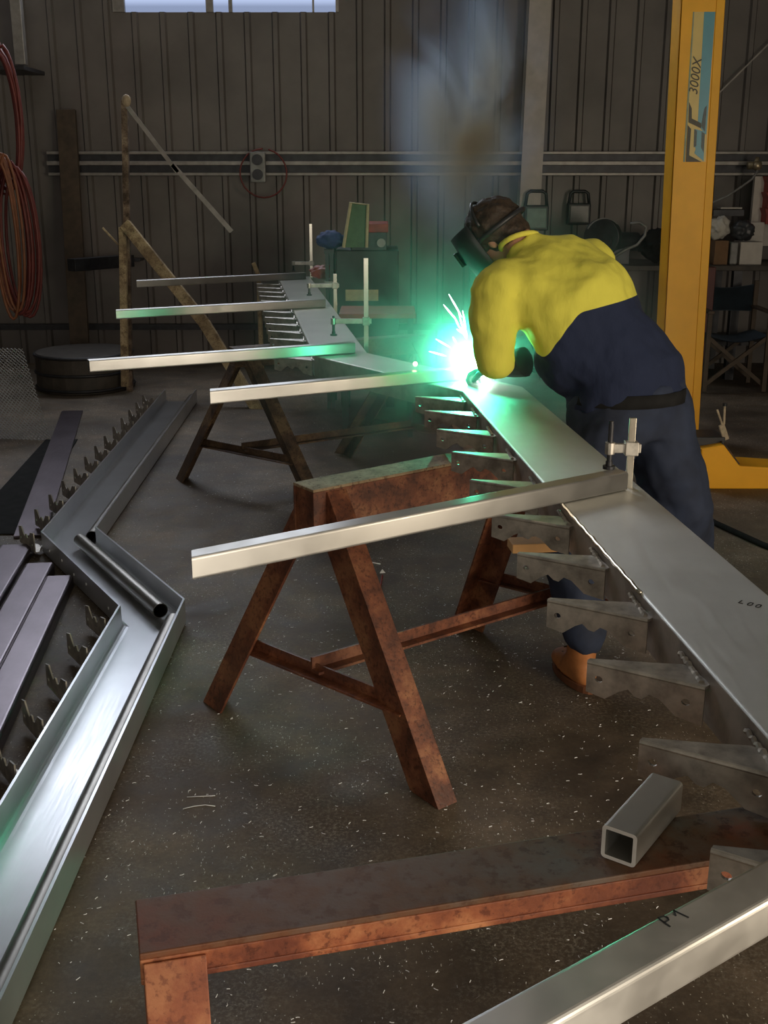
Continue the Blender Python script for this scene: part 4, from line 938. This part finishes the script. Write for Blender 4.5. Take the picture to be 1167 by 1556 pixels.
# gloves: palm, four fingers of unequal length and a thumb
def glove(wr, tip, up_, sgn, held):
    d = (Vector(tip)-Vector(wr)).normalized(); up_ = Vector(up_); u = (up_-d*up_.dot(d)).normalized(); s = d.cross(u).normalized()*sgn; b = MB()
    b.tube([wr-d*.13, wr-d*.08, wr-d*.02, wr], [.058, .052, .04, .034], 14)
    b.ball(wr+d*.045, (.046, .05, .02), Matrix((s, d, u)).transposed(), 16)
    for k, (o, L) in enumerate(((-.033, .068), (-.011, .078), (.011, .073), (.032, .058))):
        r0 = wr+d*.078+s*o; p1 = r0+d*L*.42-u*.006; p2 = p1+d*L*.22-u*L*.32; p3 = p2-d*L*.1-u*L*.3
        b.tube([wr+d*.04+s*o*.8, r0, p1, p2, p3], [.011, .0115, .011, .0105, .009], 8); b.ball(p3, .009, seg=8)
    t0 = wr+d*.022-s*.034; t1 = t0+d*.03-s*.022-u*.014; t2 = t1+d*.03+s*.006-u*.018; b.tube([t0+s*.01, t0, t1, t2], [.014, .0145, .013, .010], 8); b.ball(t2, .010, seg=8)
    return b.build('glove', M['glove'], wk, remesh=.0035, smo=2)
glove(HLp, HLp+Vector((-.10, .08, -.035)), (0, 0, 1), 1, None); glove(HRp, HRp+Vector((-.10, .02, -.03)), (0, 0, 1), -1, None)
# torch held in the right hand
tor = root('welding_torch', 'black welding torch held in the gloved hand at the arc', 'welding torch', WP+Vector((.05, .02, .0)))
b = MB(); hp = HRp+Vector((-.085, .015, -.045)); b.tube([hp+Vector((.30, .08, -.06)), hp+Vector((.16, .05, .0)), hp+Vector((.05, 0, 0)), hp+Vector((-.03, -.01, .008))], [.009, .011, .014, .014], 12); b.build('handle', M['black'], tor, smooth=True)
b = MB(); nz = WP+Vector((.018, .006, .02)); b.tube([hp+Vector((-.03, -.01, .008)), (hp+nz)/2+Vector((-.01, 0, .02)), nz], [.009, .009, .008], 12); b.build('swan_neck', M['chrome'], tor, smooth=True)

# ------------------------------------------------------------------ arc, sparks, smoke
arc = MB(); arc.ball(WP+Vector((0, -.0, .0)), .036, seg=16)
arc.ball(WP+Vector((.035, -.05, -.03)), .022, seg=12); arc.ball(WP+Vector((.06, -.10, -.042)), .016, seg=10); arc.ball(WP+Vector((-.045, -.02, -.015)), .02, seg=10)
tag(center_origin(arc.build('welding_arc', emit('arc_white', (.75, 1, .92), 60), smooth=True)), 'dazzling white green welding arc at the end of the tube', 'welding arc')
M['spark'] = emit('spark_glow', (.85, 1, .95), 9)
def spark(a, b, r, nm='spark'):
    m = MB(); a, b = Vector(a), Vector(b); m.tube([a, a.lerp(b, .4), a.lerp(b, .8), b], [r*.3, r, r*.8, r*.2], 6); o = m.build(nm, M['spark'], smooth=True)
    return tag(center_origin(o), 'thin white hot spark flying up and left from the arc', 'spark', 'sparks flying from the arc')
Ys = WP.y-.02
for (x0, y0, x1, y1) in [(682, 447, 702, 482), (674, 463, 694, 487), (662, 515, 684, 528), (652, 534, 678, 541), (690, 480, 699, 500), (697, 476, 706, 508), (703, 472, 708, 500), (699, 497, 709, 515), (694, 500, 704, 507), (704, 486, 710, 512), (688, 512, 694, 522), (700, 605, 709, 618), (676, 590, 684, 598)]:
    spark(atY(x0, y0, Ys), atY(x1, y1, Ys), .0035)
m = MB(); m.ball(atY(631, 553, tubes[4][0].y+.45), .009, seg=10)
tag(center_origin(m.build('molten_spatter', emit('ember', (1, .75, .4), 9))), 'glowing bead of spatter on the tube left of the arc', 'spatter')
m = MB(); m.ball(at(733, 922, .006), .006, seg=8); tag(center_origin(m.build('molten_spatter', emit('ember_floor', (1, .5, .2), 9))), 'small orange ember on the floor by the trestle foot', 'spatter')

def smoke_mat(name, dens, col, scale, lo, hi, aniso=.2, stretch=(1, 1, .5), core=0, core_r=.1, R0=(1, 1, 1), inner=.15):
    m = bpy.data.materials.new(name); m.use_nodes = True; nt = m.node_tree; nt.nodes.clear()
    def math_(op, *a):
        n = nt.nodes.new('ShaderNodeMath'); n.operation = op
        for i, v in enumerate(a):
            if hasattr(v, 'links'): nt.links.new(v, n.inputs[i])
            else: n.inputs[i].default_value = v
        return n.outputs[0]
    v = coords(nt, stretch); w = nt.nodes.new('ShaderNodeTexNoise'); w.inputs['Scale'].default_value = scale; w.inputs['Detail'].default_value = 4; w.inputs['Distortion'].default_value = .8; nt.links.new(v, w.inputs['Vector'])
    mr = nt.nodes.new('ShaderNodeMapRange'); nt.links.new(w.outputs['Fac'], mr.inputs[0]); mr.inputs[1].default_value = lo; mr.inputs[2].default_value = hi; mr.inputs[3].default_value = 0; mr.inputs[4].default_value = dens
    def rad(sc):
        c = coords(nt, sc); ln = nt.nodes.new('ShaderNodeVectorMath'); ln.operation = 'LENGTH'; nt.links.new(c, ln.inputs[0]); return ln.outputs['Value']
    fo = nt.nodes.new('ShaderNodeMapRange'); fo.interpolation_type = 'SMOOTHSTEP'; nt.links.new(rad(tuple(1/x for x in R0)), fo.inputs[0]); fo.inputs[1].default_value = inner; fo.inputs[2].default_value = .98; fo.inputs[3].default_value = 1; fo.inputs[4].default_value = 0
    d = math_('MULTIPLY', mr.outputs[0], math_('MULTIPLY', fo.outputs[0], fo.outputs[0]))
    if core:
        r_ = math_('DIVIDE', rad((1, 1, 1)), core_r); g = math_('EXPONENT', math_('MULTIPLY', math_('MULTIPLY', r_, r_), -1.0)); d = math_('ADD', d, math_('MULTIPLY', g, core))
    vs = nt.nodes.new('ShaderNodeVolumeScatter'); vs.inputs['Color'].default_value = (*col, 1); vs.inputs['Anisotropy'].default_value = aniso; nt.links.new(d, vs.inputs['Density'])
    o = nt.nodes.new('ShaderNodeOutputMaterial'); nt.links.new(vs.outputs[0], o.inputs['Volume']); return m
def smoke(name, label, c, r, **kw):
    b = MB(); b.ball((0, 0, 0), r, seg=24); o = b.build(name, smoke_mat(name, R0=r, **kw)); o.location = c; return tag(o, label, 'smoke', kind='stuff')
smoke('welding_fume', 'green lit welding fume hanging around the arc', WP+Vector((0, 0, .0)), (1.15, .8, 1.0), dens=2.0, col=(.75, .95, .95), scale=2.8, lo=.36, hi=.72, aniso=0, stretch=(1, 1, .7), core=13.0, core_r=.12)  # dense core added to the fume to widen the glare around the arc
smoke('smoke_plume', 'pale blue smoke plume rising above and left of the head', atY(714, 165, 5.6), (.52, .36, .86), dens=34.0, col=(.52, .72, 1), scale=2.4, lo=.42, hi=.74, aniso=.55, stretch=(1, 1, .7), inner=.0)

# ------------------------------------------------------------------ light
def area(name, loc, rot, sx, sy, col, power, spread=PI):
    l = bpy.data.lights.new(name, 'AREA'); l.shape = 'RECTANGLE'; l.size = sx; l.size_y = sy; l.color = col; l.energy = power; l.spread = spread
    o = bpy.data.objects.new(name, l); COL.objects.link(o); o.location = loc; o.rotation_euler = rot; return o
area('side_door_daylight', (X1+.02, (DY0+DY1)/2, DZ/2), (0, PI/2, 0), DZ, DY1-DY0, (1, .87, .68), 400)
area('narrow_door_daylight', (X1+.02, (EY0+EY1)/2, 1.2), (0, PI/2, 0), 2.4, EY1-EY0, (1, .84, .62), 75)
area('added_rear_fill', (-.3, YF+.12, 1.7), (PI/2, 0, 0), 6.4, 3.2, (1, .93, .82), 90)  # added fill light behind the camera, no door there; brightens the metal
l = bpy.data.lights.new('arc_light', 'POINT'); l.color = (.04, 1, .50); l.energy = 30; l.shadow_soft_size = .02
o = bpy.data.objects.new('arc_light', l); COL.objects.link(o); o.location = WP+Vector((-.02, -.045, .06))
w_ = bpy.data.worlds.new('world'); SC.world = w_; w_.use_nodes = True; w_.node_tree.nodes['Background'].inputs[0].default_value = (.5, .6, .8, 1); w_.node_tree.nodes['Background'].inputs[1].default_value = .6
SC.view_settings.view_transform = 'Standard'; SC.view_settings.look = 'None'; SC.view_settings.exposure = 0; SC.view_settings.gamma = 1
SC.view_settings.use_curve_mapping = False
SC.cycles.use_denoising = True; SC.cycles.volume_step_rate = 1; SC.cycles.volume_max_steps = 128; SC.cycles.max_bounces = 8; SC.cycles.sample_clamp_indirect = 6; SC.cycles.volume_bounces = 0
